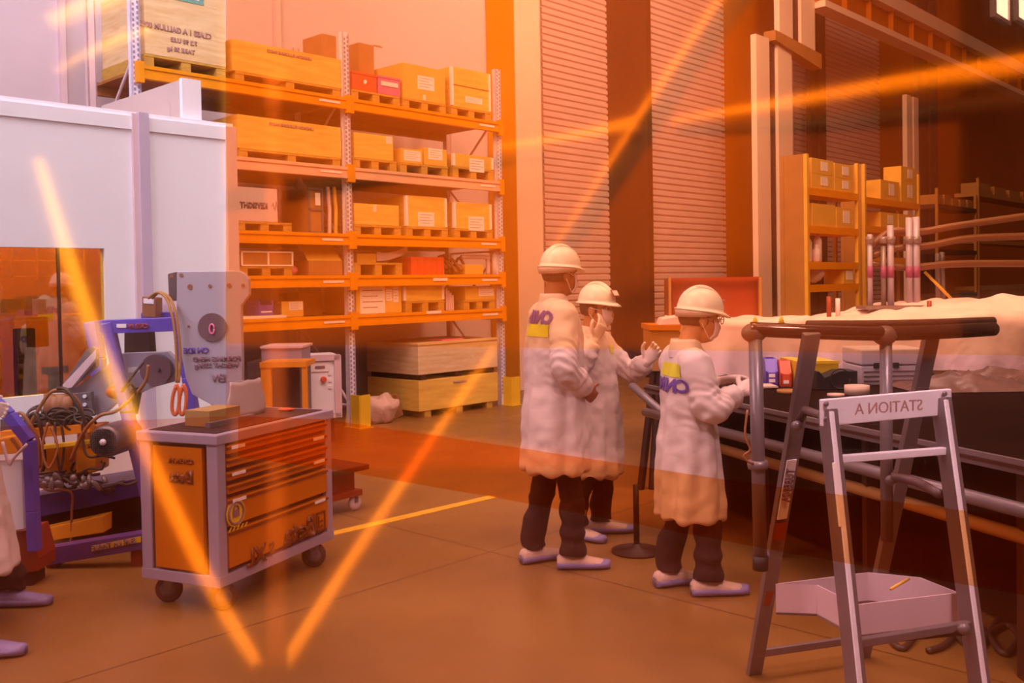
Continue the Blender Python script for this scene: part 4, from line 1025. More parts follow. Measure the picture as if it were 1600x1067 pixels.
mb = MB().ball(F(s, t + .2, hs[3] + .15), (.24, .13, .15), None, 18, 10)
for v in mb.bm.verts: v.co += Vector((0, 0, 1)) * noise.noise(v.co * 7) * .08; v.co.z = max(v.co.z, hs[3] + .002)
tag(mb.build('cloth_bundle', 'cabin_trim', None, True), 'pale crumpled bundle on the lowest board of the narrow shelf unit', 'bundle')
rbox('open_bin', 1318, 1333, 419, hs[3], t, 'small bin beside the pale bundle on the narrow shelf unit')
TR2 = -2.6
a, b_, hs, ht = far_rack('second shelf unit of cartons, right of the narrow one and partly behind a column', 1352, 1436, 256, 1372, (310, 354, 402), TR2, '')
t = TR2 + .02
h1 = rbox('stacked_carton', 1408, 1432, 282, hs[0], t, 'lower carton at the top right of the second shelf unit', grp='cartons on the second shelf unit')
rbox('stacked_carton', 1408, 1432, 259, h1, t, 'upper carton at the top right of the second shelf unit', grp='cartons on the second shelf unit')
rbox('stacked_carton', 1376, 1405, 280, hs[0], t, 'wide carton at the top left of the second shelf unit', grp='cartons on the second shelf unit')
rbox('stacked_carton', 1376, 1402, 331, hs[1], t, 'left carton on the second board of the second shelf unit', grp='cartons on the second shelf unit')
rbox('stacked_carton', 1404, 1430, 334, hs[1], t, 'right carton on the second board of the second shelf unit', grp='cartons on the second shelf unit')
# dark low shelving at the far right
for i, (x0, x1, y0) in enumerate(((1466, 1526, 318), (1530, 1640, 300))):
    s0, h1 = onplane(x0, y0, -2.2); s1, _ = onplane(x1, y0, -2.2)
    r_ = empty('storage_shelf', F((s0 + s1) / 2, -2.2, 0), ('low dark shelf unit just right of the dark column', 'dark loaded shelf unit at the right edge')[i], 'shelving')
    for k in range(4): MB().box((s0, -2.2, .4 + k * (h1 - .4) / 3 - .08), (s1, -1.7, .4 + k * (h1 - .4) / 3), F).build('shelf_board', 'dark_brown' if i == 0 else 'carton_dull', r_)
    for s in (s0, s1): MB().box((s - .03, -2.2, 0), (s + .03, -2.15, h1 + .3), F).build('upright', 'carton_dull', r_)
    mb = MB()
    for k in range(5):
        u = s0 + (s1 - s0) * (k + .1) / 5; mb.box((u, -2.15, h1), (u + (s1 - s0) * .15, -1.8, h1 + .15 + .1 * random.random()), F)
    mb.build('load', 'carton_dull', r_)
# red panel behind the profile person
r_ = empty('red_machine_panel', P(1120, 460, 9.0) * 1, 'dark red rectangular machine guard behind the person in profile', 'panel')
r_.location.z = 0
plate('guard_sheet', 'machine_red', [(1051, 437), (1186, 434), (1186, 500), (1051, 500)], 9.0, .5, r_)
for px in (1046, 1187):
    a = P(px, 436, 8.95); MB().box((a.x - .012, 8.93, 0), (a.x + .012, 8.98, a.z + .02)).build('post', 'carton_dull', r_)
a = P(1048, 437, 8.95); b_ = P(1188, 434, 8.95); MB().box((a.x, 8.94, a.z - .01), (b_.x, 8.97, a.z + .015)).build('top_rail', 'machine_red', r_)
a = P(1050, 500, 9.0); b_ = P(1188, 500, 9.0)
MB().box((a.x, 9.0, 0), (b_.x, 9.5, a.z)).build('machine_base', 'near_black', r_)
# dark machine between the two persons: body with orange-brown top, pipes and legs
r_ = empty('side_machine', Vector((P(1040, 560, 7.2).x, 7.2, 0)), 'brown box-shaped machine with tube legs between the two gloved persons', 'machine')
plate('machine_body', 'carton_dull', [(1016, 514), (1062, 514), (1062, 580), (1018, 580)], 7.2, .4, r_, .005)
plate('top_lid', 'trolley', [(1014, 508), (1064, 508), (1064, 516), (1014, 516)], 7.18, .44, r_)
mb = MB()
for x0, y0, x1, y1 in ((1022, 580, 1000, 690), (1030, 580, 1018, 690), (1055, 580, 1060, 700)): mb.tube([P(x0, y0, 7.3), Vector((P(x1, y1, 7.3).x, 7.3, .0))], .03, 8)
mb.build('legs_braces', 'dark_brown', r_)
MB().tube([P(985, 600, 7.1), P(1030, 640, 7.0), P(1060, 655, 6.9)], .03, 10).build('lower_pipe', 'alu', r_, True)
plate('small_roll', 'film', [(1035, 497), (1062, 493), (1064, 508), (1030, 509)], 7.2, .2, r_, .01)
# foot pedal stand between the pairs of legs
g = G(995, 862)
r_ = empty('round_foot_stand', g, 'dark round-based stand on the floor between the two rear persons', 'stand')
MB().lathe([(.15, 0), (.15, .012), (.03, .03), (.022, .05)], g).build('base', 'dark_brown', r_, True)
MB().tube([g + Vector((0, 0, .03)), g + Vector((0, 0, .40))], .018, 10).build('pole', 'dark_brown', r_, True)

# ------------------------------------------------------------------ large covered mould with white plastic sheet
xa, xb = P(1085, 500, 7.3).x, 7.2; ya, yb = 7.2, 9.0
r_ = empty('covered_mould', Vector((3.5, ya, 0)), 'long flat machine covered with crumpled white plastic sheet behind the bench', 'machine')
MB().box((xa + .1, ya + .12, .9), (xb, yb, 1.18)).build('mould_block', 'near_black', r_)
MB().box((xa + .02, ya + .0, 1.17), (xb, yb + .05, 1.235)).build('pale_rim', 'column', r_, bevel=.01)
mb = MB(); nx, ny = 150, 34; g_ = []
for i in range(nx + 1):
    col_ = []; x = xa + (xb - xa) * i / nx
    for j in range(ny + 1):
        u = j / ny
        if u < .22: y = ya - .05 - .012 * math.sin(x * 9); z = .90 + (1.30 - .90) * (u / .22) - .09 * abs(noise.noise(Vector((x * 2.5, 0, 3)))) * (1 - u / .22)
        else: y = ya - .05 + (yb - ya) * (u - .22) / .78; z = 1.30
        v = Vector((x, y, z)); k = min(1, u / .22)
        z += (noise.noise(v * 1.6) * .09 + noise.noise(v * 4) * .035 + abs(noise.noise(v * 7)) * .03) * k + (.06 * math.sin(x * 1.7 + 1) * k if u > .22 else 0)
        y += noise.noise(Vector((x * 6, 0, z * 2))) * .05 * (1 - k * .6)
        if z > 1.30 and u > .22: pass
        col_.append(mb.bm.verts.new((x, y, max(z, .80) if u <= .22 else max(z, 1.245))))
    g_.append(col_)
for i in range(nx):
    for j in range(ny): mb.bm.faces.new((g_[i][j], g_[i + 1][j], g_[i + 1][j + 1], g_[i][j + 1]))
mb.build('plastic_sheet', 'film', r_, True)
for px, py in ((1295, 463), (1309, 466), (1452, 470)):
    a = P(px, py, 8.2); MB().lathe([(.02, 0), (.02, a.z - 1.25)], (a.x, 8.2, 1.25)).build('standing_pin', 'machine_red' if px != 1309 else 'cabin_trim', r_, True)
for px in (1181, 1222): 
    a = P(px, 500, 7.1); MB().lathe([(.03, 0), (.012, .05), (.004, .07)], (a.x, 7.12, 1.262)).build('green_cone', 'yellow_dull', r_, True)
for x in (xa + .3, 3.2, 4.8, 6.6): MB().box((x, ya + .3, 0), (x + .12, ya + .5, .9)).build('support_leg', 'dark_brown', r_)
# scaffold guard rail standing on the covered mould
r_ = empty('scaffold_rail', P(1400, 480, 8.3), 'cluster of pale scaffold tubes with red-violet bands above the covered mould', 'scaffold')
tb = []
for px, yt, rd in ((1359, 366, .022), (1380, 384, .022), (1391, 352, .028), (1420, 340, .028), (1431, 339, .03)):
    a = P(px, yt, 8.4); t_ = MB().tube([(a.x, 8.4, 1.25), (a.x, 8.4, a.z)], rd, 12).build('upright_tube', 'trolley_frame' if px != 1380 else 'alu', r_, True)
    b_ = P(px, 425, 8.4).z
    MB().tube([(a.x, 8.4, b_ - .05), (a.x, 8.4, b_ + .05)], rd + .003, 12).build('red_band', mat('violet_red_band', (.30, .06, .16), .5), t_, True)
    MB().lathe([(rd + .012, -.03), (rd + .018, 0), (rd + .012, .03)], (a.x, 8.4, P(px, 375, 8.4).z)).build('coupler', 'alu', t_, True)
for ys in (((1358, 388), (1392, 362), (1440, 362), (1500, 352), (1660, 330)), ((1362, 400), (1400, 388), (1450, 384), (1520, 372), (1660, 368)), ((1358, 412), (1420, 418), (1500, 412), (1660, 412))):
    MB().tube([P(x, y, 8.45) for x, y in ys], .032, 12, 5).build('curved_rail', mat('brown_tube', (.16, .055, .02), .4), r_, True)
for x0, y0, x1, y1 in ((1465, 396, 1466, 470), (1472, 394, 1473, 470)): MB().tube([P(x0, y0, 8.6), P(x1, y1, 8.6)], .022, 10).build('short_tube', 'alu', r_, True)
MB().tube([P(1445, 425, 8.5), P(1490, 470, 8.5)], .014, 8).build('brace', 'carton', r_, True)
MB().box((P(1350, 470, 8.3).x, 8.25, 1.33), (P(1448, 470, 8.3).x, 8.5, 1.36)).build('base_plate', 'alu', r_)

# ------------------------------------------------------------------ work bench
h = .90
e0, e1, e2 = G(1000, 566, h), G(1150, 628, h), G(1459, 690, h)
bd = (e2 - e1).normalized(); far = e1 - bd * 1.1; near = e2 + bd * 1.0; rt = Vector((-bd.y, bd.x, 0)); rt = rt if rt.x > 0 else -rt
bw = 2.15
r_ = empty('work_bench', Vector((e1.x, e1.y, 0)), 'long dark work bench with aluminium edge loaded with bins and tape', 'workbench')
MB().prism([far, near, near + rt * bw, far + rt * bw], (0, 0, -.04)).build('bench_top', 'benchtop', r_)
MB().prism([far - rt * .02, near - rt * .02, near + rt * .0, far + rt * .0], (0, 0, -.055)).build('edge_profile', 'alu', r_)
MB().prism([far - rt * .03 + Vector((0, 0, -.02)), near - rt * .03 + Vector((0, 0, -.02)), near - rt * .02 + Vector((0, 0, -.02)), far - rt * .02 + Vector((0, 0, -.02))], (0, 0, -.012)).build('edge_groove', 'dark_brown', r_)
for k in range(4):
    c = far.lerp(near, (k + .3) / 4) + rt * .12; MB().box((c.x - .03, c.y - .03, 0), (c.x + .03, c.y + .03, .86)).build('leg', 'dark_brown', r_)
    c = c + rt * (bw - .4); MB().box((c.x - .03, c.y - .03, 0), (c.x + .03, c.y + .03, .86)).build('leg', 'dark_brown', r_)
MB().prism([far + rt * .5 + Vector((0, 0, -.86)), near + rt * .5 + Vector((0, 0, -.86)), near + rt * 2.1 + Vector((0, 0, -.86)), far + rt * 2.1 + Vector((0, 0, -.86))], (0, 0, .7)).build('under_bench_shade_block', 'near_black', r_)  # near-black block added to stand for the shadow under the bench
for dz, off, m in ((-.19, -.02, 'alu'), (-.33, .1, 'carton_dull')):
    MB().tube([far + rt * off + Vector((0, 0, dz)), near + rt * off + Vector((0, 0, dz))], .03, 12).build('side_tube', m, r_, True)
def on_bench(px, py): return G(px, py, h)
def bin_(label, m, px0, px1, ybase, hh, dep, labs=1):
    a, b_ = on_bench(px0, ybase), on_bench(px1, ybase)
    r_ = empty('parts_bin', a, label, 'bin')
    d = Vector((b_.x - a.x, b_.y - a.y, 0)); L = d.length; d.normalize(); n = Vector((-d.y, d.x, 0))
    fr = lambda x, y, z: Vector((a.x, a.y, h)) + d * x + n * y + Vector((0, 0, z))
    mb = MB().prism([fr(0, 0, .001), fr(0, dep, .001), fr(0, dep, hh), fr(0, dep * .35, hh), fr(0, 0, hh * .55)], d * .012)
    mb.prism([fr(L, 0, .001), fr(L, dep, .001), fr(L, dep, hh), fr(L, dep * .35, hh), fr(L, 0, hh * .55)], d * -.012)
    mb.box((0, 0, .001), (L, dep, .012), fr).box((0, dep - .012, 0), (L, dep, hh), fr).box((0, 0, 0), (L, .012, hh * .5), fr)
    mb.prism([fr(0, .0, hh * .5), fr(L, 0, hh * .5), fr(L, dep * .35, hh), fr(0, dep * .35, hh)], n * .01)
    mb.build('bin_shell', m, r_)
    for k in range(labs): MB().box((L * .25, -.003, hh * (.12 + .2 * k)), (L * .75, 0, hh * (.25 + .2 * k)), fr).build('white_label', 'paper', r_)
    return r_
bin_('violet blue parts bin with two white labels on the bench', 'bluebin', 1197, 1216, 602, .17, .25, 2)
bin_('dark red parts bin beside the blue one on the bench', 'redbin', 1220, 1237, 604, .165, .2, 1)
# yellow case, dark pouch with ring, grey case
a, b_ = on_bench(1247, 606), on_bench(1316, 606)
r_ = empty('yellow_crate', a, 'bright yellow plastic crate behind the tape rolls on the bench', 'crate')
L = b_.x - a.x; MB().box((a.x, a.y, h + .001), (a.x + L * .30, a.y + .4, h + .17)).box((a.x + L * .3, a.y + .02, h + .001), (a.x + L, a.y + .4, h + .165)).build('crate_body', 'yellow_dull', r_)
MB().box((a.x - .005, a.y - .006, h + .155), (a.x + L, a.y, h + .172)).build('rim', 'yellow', r_)
r_ = empty('dark_pouch', a, 'black tool pouch with a ring handle in front of the yellow crate', 'pouch')
a2, b2 = on_bench(1276, 610), on_bench(1344, 610)
MB().prism([(a2.x, a2.y, h + .001), (b2.x, a2.y, h + .001), (b2.x, a2.y, h + .12), (a2.x + .15, a2.y, h + .12), (a2.x + .05, a2.y, h + .08), (a2.x + .02, a2.y, h + .12), (a2.x, a2.y, h + .12)], (0, .16, 0)).build('pouch_body', 'black', r_, bevel=.004)
c = P(1313, 592, a2.y - .01)
MB().tube([c + Vector((.063 * math.cos(k * PI / 12), 0, .063 * math.sin(k * PI / 12))) for k in range(25)], .0045, 8).build('ring_handle', 'black', r_, True)
a3, b3 = on_bench(1345, 603), on_bench(1440, 600)
r_ = empty('grey_case', a3, 'grey lidded instrument case at the back of the bench', 'case')
MB().box((a3.x, a3.y, h + .001), (b3.x, a3.y + .35, h + .13)).build('case_body', 'greyplate', r_, bevel=.01)
MB().box((a3.x, a3.y - .004, h + .134), (b3.x, a3.y + .35, h + .24)).build('case_lid', 'greyplate', r_, bevel=.01)
for k in range(3): MB().box((a3.x + .02, a3.y - .008, h + .03 + k * .03), (b3.x - .02, a3.y, h + .036 + k * .03)).build('groove', 'greydark', r_)
for u in (.2, .5): MB().box((a3.x + (b3.x - a3.x) * u, a3.y - .016, h + .115), (a3.x + (b3.x - a3.x) * u + .035, a3.y, h + .15)).build('latch', 'black', r_)
for nm, m, px, py, R1, hh, lab in (('tape_roll', 'tape', 1339, 616, .073, .055, 'wide cream roll of tape lying on the bench'), ('tape_roll', 'yellow_dull', 1281, 606, .075, .035, 'yellow-brown roll of tape on the bench beside the cream one'), ('tape_roll', 'tape', 1306, 619, .05, .015, 'thin pale ring between the two tape rolls')):
    c = on_bench(px, py); tag(MB().lathe([(R1 - .022, .001), (R1, .001), (R1, hh), (R1 - .022, hh), (R1 - .022, .002)], c, n=32).build(nm, m, None, True), lab, 'tape', 'rolls on the bench')
c = on_bench(1195, 607); tag(MB().box((c.x - .12, c.y, h + .001), (c.x + .05, c.y + .2, h + .01)).box((c.x - .08, c.y - .06, h + .01), (c.x + .07, c.y + .12, h + .02)).build('paper_stack', 'tape'), 'loose pale papers beside the blue bin on the bench', 'papers')
c = on_bench(1232, 614); tag(MB().lathe([(.06, .001), (.07, .001), (.07, .02), (.06, .02), (.06, .002)], c).build('cable_ring', 'carton_dull', None, True), 'dull yellow ring in front of the red bin', 'ring')
# crumpled clear plastic at the right of the bench
c = on_bench(1520, 606); mb = MB(); g_ = []
for i in range(26):
    col_ = []
    for j in range(16):
        x, y = c.x - .45 + i * .05, c.y - .25 + j * .04; v = Vector((x, y, 0)); ed = math.sin(PI * i / 25) * math.sin(PI * j / 15)
        col_.append(mb.bm.verts.new((x, y, h + .003 + max(0, ed) ** .6 * (.07 + .10 * noise.noise(v * 5) + .05 * noise.noise(v * 14)))))
    g_.append(col_)
for i in range(25):
    for j in range(15): mb.bm.faces.new((g_[i][j], g_[i + 1][j], g_[i + 1][j + 1], g_[i][j + 1]))
tag(mb.build('crumpled_plastic', mat('brown_clear_plastic', (.20, .10, .07), .25, noise_amt=.3), None, True), 'heap of crumpled clear plastic at the right end of the bench', 'plastic')

# ------------------------------------------------------------------ small platform ladder in the foreground
r_ = empty('platform_ladder', Vector((1.1, 3.2, 0)), 'aluminium platform step ladder with guard rail and tray in the foreground', 'ladder')
def stile(a, b_, w_=.055, d=.022, m='alu', name='stile', wdir=None):
    a, b_ = Vector(a), Vector(b_); ax = (b_ - a).normalized(); wd = wdir or Vector((.95, .31, 0)); wd = (wd - ax * wd.dot(ax)).normalized(); n = ax.cross(wd)
    return MB().loft([[p + wd * x + n * y for x, y in ((-w_ / 2, -d / 2), (w_ / 2, -d / 2), (w_ / 2, d / 2), (-w_ / 2, d / 2))] for p in (a, b_)]).build(name, m, r_, bevel=.003)
def PG(px, py, z, g=0):  # pixel and depth, lowered to the floor
    p = P(px, py, z); return p
fl_t, fr_t = P(1293, 640, 3.0), P(1470, 622, 3.14)
fl_b, fr_b = P(1361, 1296, 2.72), P(1556, 1262, 2.84); fl_b.z = fr_b.z = 0
side = Vector((-.34, .94, 0))
for a, b_ in ((fl_t, fl_b), (fr_t, fr_b)):
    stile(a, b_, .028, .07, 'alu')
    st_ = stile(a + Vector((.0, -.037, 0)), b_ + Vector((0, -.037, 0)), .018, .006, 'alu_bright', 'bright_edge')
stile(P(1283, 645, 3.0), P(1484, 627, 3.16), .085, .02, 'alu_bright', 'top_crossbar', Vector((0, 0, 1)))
cc = P(1385, 636, 2.96)
lettering('marker_writing', 'STATION A', .05, cc, Vector((.95, .31, .0)) , (0, 0, 1), 'ink_soft', r_, bold=False, lift=.012, sx=1.0)
for px, py in ((1291, 628), (1291, 652), (1476, 612), (1476, 634)):
    MB().ball(P(px, py + 3, 2.985 if px < 1300 else 3.13), (.009, .006, .009)).build('bolt', 'alu', r_, True)
stile(P(1300, 718, 2.98), P(1478, 704, 3.10), .024, .024, 'alu_bright', 'rung', Vector((0, 0, 1)))
for f in (.58, .80): stile(fl_t.lerp(fl_b, f), fr_t.lerp(fr_b, f), .026, .026, 'alu', 'rung', Vector((0, 0, 1)))
# specification label on the left stile, small slots
q = fl_t.lerp(fl_b, .13); q2 = fl_t.lerp(fl_b, .29)
mb = stile(q + Vector((-.004, -.0375, 0)), q2 + Vector((-.004, -.0375, 0)), .024, .008, 'paper', 'spec_label')
# rear legs
rl_t, rr_t = P(1268, 520, 3.25), P(1456, 520, 3.42)
rl_b, rr_b = P(1178, 1058, 3.82), P(1348, 1036, 3.97); rl_b.z = rr_b.z = 0
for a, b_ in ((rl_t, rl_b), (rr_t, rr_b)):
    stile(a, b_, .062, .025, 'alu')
def rl(f): return rl_t.lerp(rl_b, f)
ll = stile(rl(.33) + Vector((0, -.02, 0)), rl(.50) + Vector((0, -.02, 0)), .042, .006, 'paper', 'maker_label')
ax = (rl(.33) - rl(.50)).normalized()
lettering('label_lettering', 'TUBESCA', .042, rl(.40) + Vector((0, -.026, 0)), ax, Vector((-1, 0, 0)), 'ink', ll, mirror=True, sx=.8)
MB().prism([rl(.51) + Vector((-.022, -.025, 0)), rl(.51) + Vector((.022, -.025, 0)), rl(.56) + Vector((.02, -.027, 0)), rl(.56) + Vector((-.024, -.027, 0))], (0, -.002, 0)).build('red_pictogram', 'machine_red', ll)
MB().prism([rl(.72) + Vector((-.02, -.016, 0)), rl(.72) + Vector((.02, -.016, 0)), rl(.765) + Vector((.012, -.017, 0)), rl(.765) + Vector((-.022, -.017, 0))], (0, -.002, 0)).build('brown_sticker', 'machine_red', r_)
stile(rl(.93) + Vector((0, 0, .0)), rr_t.lerp(rr_b, .93), .03, .02, 'alu', 'lower_brace', Vector((0, 0, 1)))
# guard rail: two lying tubes with corner joints and uprights
def tube(name, pts, r, m, sm=0): return MB().tube(pts, r, 14, sm).build(name, m, r_, True)
tube('guard_rail', [P(1172, 514, 3.3), P(1262, 518, 3.28), P(1380, 521, 3.32), P(1480, 518, 3.42), P(1552, 514, 3.55)], .026, mat('dark_rail_steel', (.12, .06, .055), .16, .7), 6)
tube('guard_rail', [P(1262, 508, 3.42), P(1400, 507, 3.5), P(1552, 502, 3.62)], .018, 'dark_brown', 4)
for px, py, z in ((1178, 520, 3.3), (1382, 524, 3.32)):
    MB().ball(P(px, py, z), (.045, .03, .035)).build('rail_joint', 'greydark', r_, True)
tube('guard_upright', [P(1180, 526, 3.3), P(1188, 872, 3.3)], .0235, 'alu')
tube('end_cap', [P(1188, 868, 3.3), P(1188, 890, 3.3)], .027, 'black')
tube('guard_upright', [P(1384, 528, 3.33), P(1386, 845, 3.33)], .0215, 'alu')
MB().lathe([(.033, -.015), (.036, 0), (.033, .015)], P(1184, 726, 3.3)).build('collar_ring', 'alu', r_, True)
tube('safety_chain', [P(1168, 640, 3.28), P(1164, 680, 3.27), P(1172, 702, 3.27), P(1162, 712, 3.27), P(1170, 722, 3.27), P(1182, 724, 3.28)], .004, 'cable_rust', 4)
for px, py, z in ((1196, 868, 3.5), (1245, 665, 3.3), (1392, 750, 3.3), (1506, 982, 2.9)):
    MB().ball(P(px, py, z), (.02, .016, .018)).build('hinge_bolt', 'alu', r_, True)
tube('hinge_strut', [P(1245, 665, 3.32), P(1258, 640, 3.3), P(1285, 650, 3.05)], .014, 'greydark')
tube('lock_clamp', [P(1392, 745, 3.3), P(1430, 752, 3.25), P(1468, 772, 3.1)], .016, 'greydark', 3)
# tray hung on the ladder
hz = .575
tp = [G(1212, 912, hz), G(1276, 914, hz), G(1338, 945, hz), G(1499, 926, hz), G(1438, 902, hz), G(1356, 894, hz)]
tray = MB()
inn = sum(tp, Vector()) / len(tp)
for i in range(len(tp)):
    a, b_ = tp[i], tp[(i + 1) % len(tp)]; ia, ib = a.lerp(inn, .03), b_.lerp(inn, .03); dz = Vector((0, 0, -.105))
    tray.prism([a, b_, ib, ia], dz)
trb = tray.build('tray_walls', 'cabin_trim', r_)
MB().prism([p + Vector((0, 0, -.105)) for p in tp], (0, 0, .008)).build('tray_floor', 'dark_brown', trb)
tube('tray_support', [P(1330, 1002, 2.9), P(1505, 985, 2.95)], .015, 'dark_brown')
tube('tray_strut', [P(1392, 920, 3.05), P(1420, 904, 3.15)], .005, 'carton', 0)
# cables on the floor behind the ladder
for i in range(3):
    pts = [G(1380 + 70 * i + 30 * k, 985 + 28 * math.sin(k * 1.7 + i) + 8 * i, .015) for k in range(7)]
    tag(MB().tube(pts, .014, 8, 6).build('floor_cable', 'cable', None, True), 'dark cable lying on the floor behind the ladder tray', 'cable', 'cables behind the ladder')

# ------------------------------------------------------------------ blue-framed machine with grey plates on the left
ZM = 5.9
r_ = empty('forming_machine', Vector((P(170, 800, ZM).x, ZM, 0)), 'blue framed machine with grey arm plates and cables beside the tool trolley', 'machine')
def bar(name, m, pts, z, w_, d=None, sm=0, parent=None):
    q = [P(x, y, z) for x, y in pts]; d = d or w_
    mb = MB()
    for a, b_ in zip(q, q[1:]):
        ax = (b_ - a).normalized(); n = Vector((0, 1, 0)); s_ = ax.cross(n).normalized()
        a2, b2 = a - ax * w_ * .0, b_
        mb.loft([[p + s_ * x + n * y for x, y in ((-w_ / 2, 0), (w_ / 2, 0), (w_ / 2, d), (-w_ / 2, d))] for p in (a2, b2)])
    return mb.build(name, m, parent or r_, bevel=.004)
fb = bar('portal_top', 'blueframe', [(155, 511), (287, 506)], ZM - .1, .085, .10)
bar('portal_leg', 'blueframe', [(164, 505), (205, 690), (232, 800)], ZM - .12, .06, .08)
bar('portal_leg', 'blueframe', [(138, 503), (150, 560), (150, 640)], ZM + .25, .075, .08)
bar('portal_leg', 'blueframe', [(274, 500), (290, 590), (302, 660)], ZM - .1, .055, .08)
bar('rear_crossbar', 'blueframe', [(220, 496), (282, 494)], ZM + .2, .06, .06)
def mp(name, m, pts, z, dep, bevel=.003, parent=None): return plate(name, m, pts, z, dep, parent or r_, bevel)
mp('bar_label', 'paper', [(182, 506), (197, 506), (197, 512), (182, 512)], ZM - .106, .004, 0, fb)
lettering('bar_lettering', 'CREUX', .04, P(216, 510, ZM - .105), (1, 0, 0), (0, 0, 1), 'machine_red', fb)
mp('base_frame', mat('shaded_blue_enamel', (.05, .025, .16), .4), [(38, 812), (36, 778), (150, 760), (232, 745), (232, 772), (150, 790)], ZM - .1, .5)  # darker copy of the frame's blue enamel, shade mixed into the colour
lb = mp('lower_beam', mat('violet_enamel', (.13, .05, .22), .4), [(72, 857), (225, 832), (225, 858), (72, 884)], ZM - .45, .1)
for px, py in ((80, 884), (212, 862)):
    a = P(px, py, ZM - .42); MB().box((a.x - .03, ZM - .42, 0), (a.x + .03, ZM - .34, a.z + .03)).build('base_foot', 'machine_red', r_)
mp('orange_channel', 'orange_plastic', [(0, 838), (60, 828), (162, 806), (162, 832), (60, 848), (0, 858)], ZM - .2, .12)
mp('warning_strip', 'yellow_dull', [(143, 853), (220, 838), (220, 847), (143, 862)], ZM - .455, .004, 0, lb)
dx = (P(220, 838, ZM - .46) - P(143, 853, ZM - .46)).normalized()
lettering('strip_lettering', 'SUR LA TABLE', .045, P(178, 851, ZM - .462), dx, (0, 0, 1), 'ink', lb, sx=.9)
mp('dark_chassis', 'near_black', [(40, 795), (225, 765), (228, 840), (60, 870)], ZM + .2, .3)
# grey plates and arm
pl = mp('head_plate', 'greyplate', [(276, 424), (372, 423), (381, 427), (388, 436), (389, 460), (376, 478), (378, 560), (378, 640), (345, 640), (300, 616), (290, 590), (281, 540), (276, 500)], ZM - .35, .05)
mp('plate_flange', 'greydark', [(262, 428), (278, 424), (280, 470), (264, 470)], ZM - .3, .12, .003, pl)
def disc(name, m, px, py, z, rpx, dep=.02, parent=None):
    c = P(px, py, z); R1 = rpx / FPX * z; return MB().lathe([(R1, 0), (R1, -dep)], c, (0, 1, 0), 36).build(name, m, parent or pl, False)
disc('pivot_disc', 'disc', 332, 511, ZM - .352, 22, .012)
c = P(331, 514, ZM - .37)
MB().tube([c + Vector((.014 * math.cos(k * PI / 8) , 0, .028 * math.sin(k * PI / 8))) for k in range(17)], .0055, 8).build('pink_link', 'pink', pl, True)
for px, py, rp in ((297, 448, 4), (328, 447, 2.8), (358, 446, 3.6), (380, 446, 2.8), (295, 510, 2), (268, 431, 3), (283, 430, 3)): disc('bolt_hole', 'cable_rust', px, py, ZM - .352, rp, .003)
lettering('plate_lettering', 'FORMING HEAD', .038, P(339, 561, ZM - .353), (1, 0, 0), (0, 0, 1), 'ink', pl)
lettering('plate_lettering', 'WEIGHT 335Kg', .038, P(339, 571, ZM - .353), (1, 0, 0), (0, 0, 1), 'ink', pl)
lettering('plate_lettering', 'EIV', .062, P(342, 591, ZM - .353), (1, 0, 0), (0, 0, 1), 'ink', pl)
lettering('plate_lettering', 'CN IDE', .045, P(307, 548, ZM - .353), (1, 0, 0), (0, 0, 1), 'logo', pl)
arm = mp('arm_plate', 'greyplate', [(100, 608), (120, 604), (165, 572), (190, 552), (262, 549), (274, 562), (274, 596), (240, 605), (178, 632), (160, 648), (108, 650)], ZM + .02, .06)
mp('gusset', 'alu', [(97, 602), (133, 548), (143, 541), (150, 545), (150, 573), (112, 606)], ZM - .02, .05)
mp('gusset_edge', 'cabin_trim', [(97, 602), (100, 607), (112, 606), (150, 560), (150, 545)], ZM - .07, .04)
disc('black_disc', 'disc', 247, 577, ZM + .01, 24, .05, arm)
disc('disc_centre', 'greydark', 247, 577, ZM - .042, 3, .01, arm)
mp('white_sticker', 'paper', [(200, 574), (222, 573), (222, 581), (200, 582)], ZM + .015, .004, 0, arm)
mp('bolt_plate', 'alu', [(98, 616), (142, 612), (146, 650), (104, 654)], ZM - .06, .04)
for px, py in ((104, 622), (112, 624), (133, 619), (104, 634), (133, 632), (112, 644), (128, 645)): disc('bolt_head', 'alu_bright', px, py, ZM - .062, 2.8, .012, r_)
mp('dark_bracket', 'dark_brown', [(195, 640), (204, 608), (214, 606), (206, 650)], ZM - .05, .1)
mp('dark_post', 'dark_brown', [(194, 500), (232, 500), (236, 556), (194, 556)], ZM + .35, .1)
MB().ball(P(181, 612, ZM - .05), (.06, .05, .045)).build('red_knob', 'hookred', r_, True)
MB().tube([P(300, 600, ZM - .25), P(320, 612, ZM - .3), P(348, 648, ZM - .35)], .026, 8, 0, flat=.4).build('brown_lever', 'cable_rust', r_)
mp('upper_box', 'cable_rust', [(222, 463), (243, 465), (243, 496), (222, 495)], ZM + .1, .12)
mp('upper_box_label', 'paper', [(224, 466), (240, 467), (240, 475), (224, 474)], ZM + .095, .004, 0)
mp('grey_backplate', 'cabin_trim', [(243, 466), (278, 466), (278, 496), (243, 496)], ZM + .3, .05)
# wire sling with hooks
for dxp in (0, 6):
    MB().tube([P(232 + dxp, 466, ZM - .2), P(247 + dxp * .5, 457, ZM - .25), P(262 + dxp, 470, ZM - .38), P(272 + dxp, 510, ZM - .42), P(276 + dxp, 560, ZM - .42), P(276 + dxp * .5, 598, ZM - .42)], .0085, 8, 5).build('wire_sling', 'carton_dull', r_, True)
for px in (275, 286):
    c = [P(px, 600, ZM - .43), P(px + 5, 612, ZM - .43), P(px + 4, 636, ZM - .43), P(px - 1, 648, ZM - .43), P(px - 6, 640, ZM - .43), P(px - 5, 620, ZM - .43), P(px, 603, ZM - .43)]
    MB().tube(c, .011, 8, 4).build('safety_hook', 'hookred', r_, True)
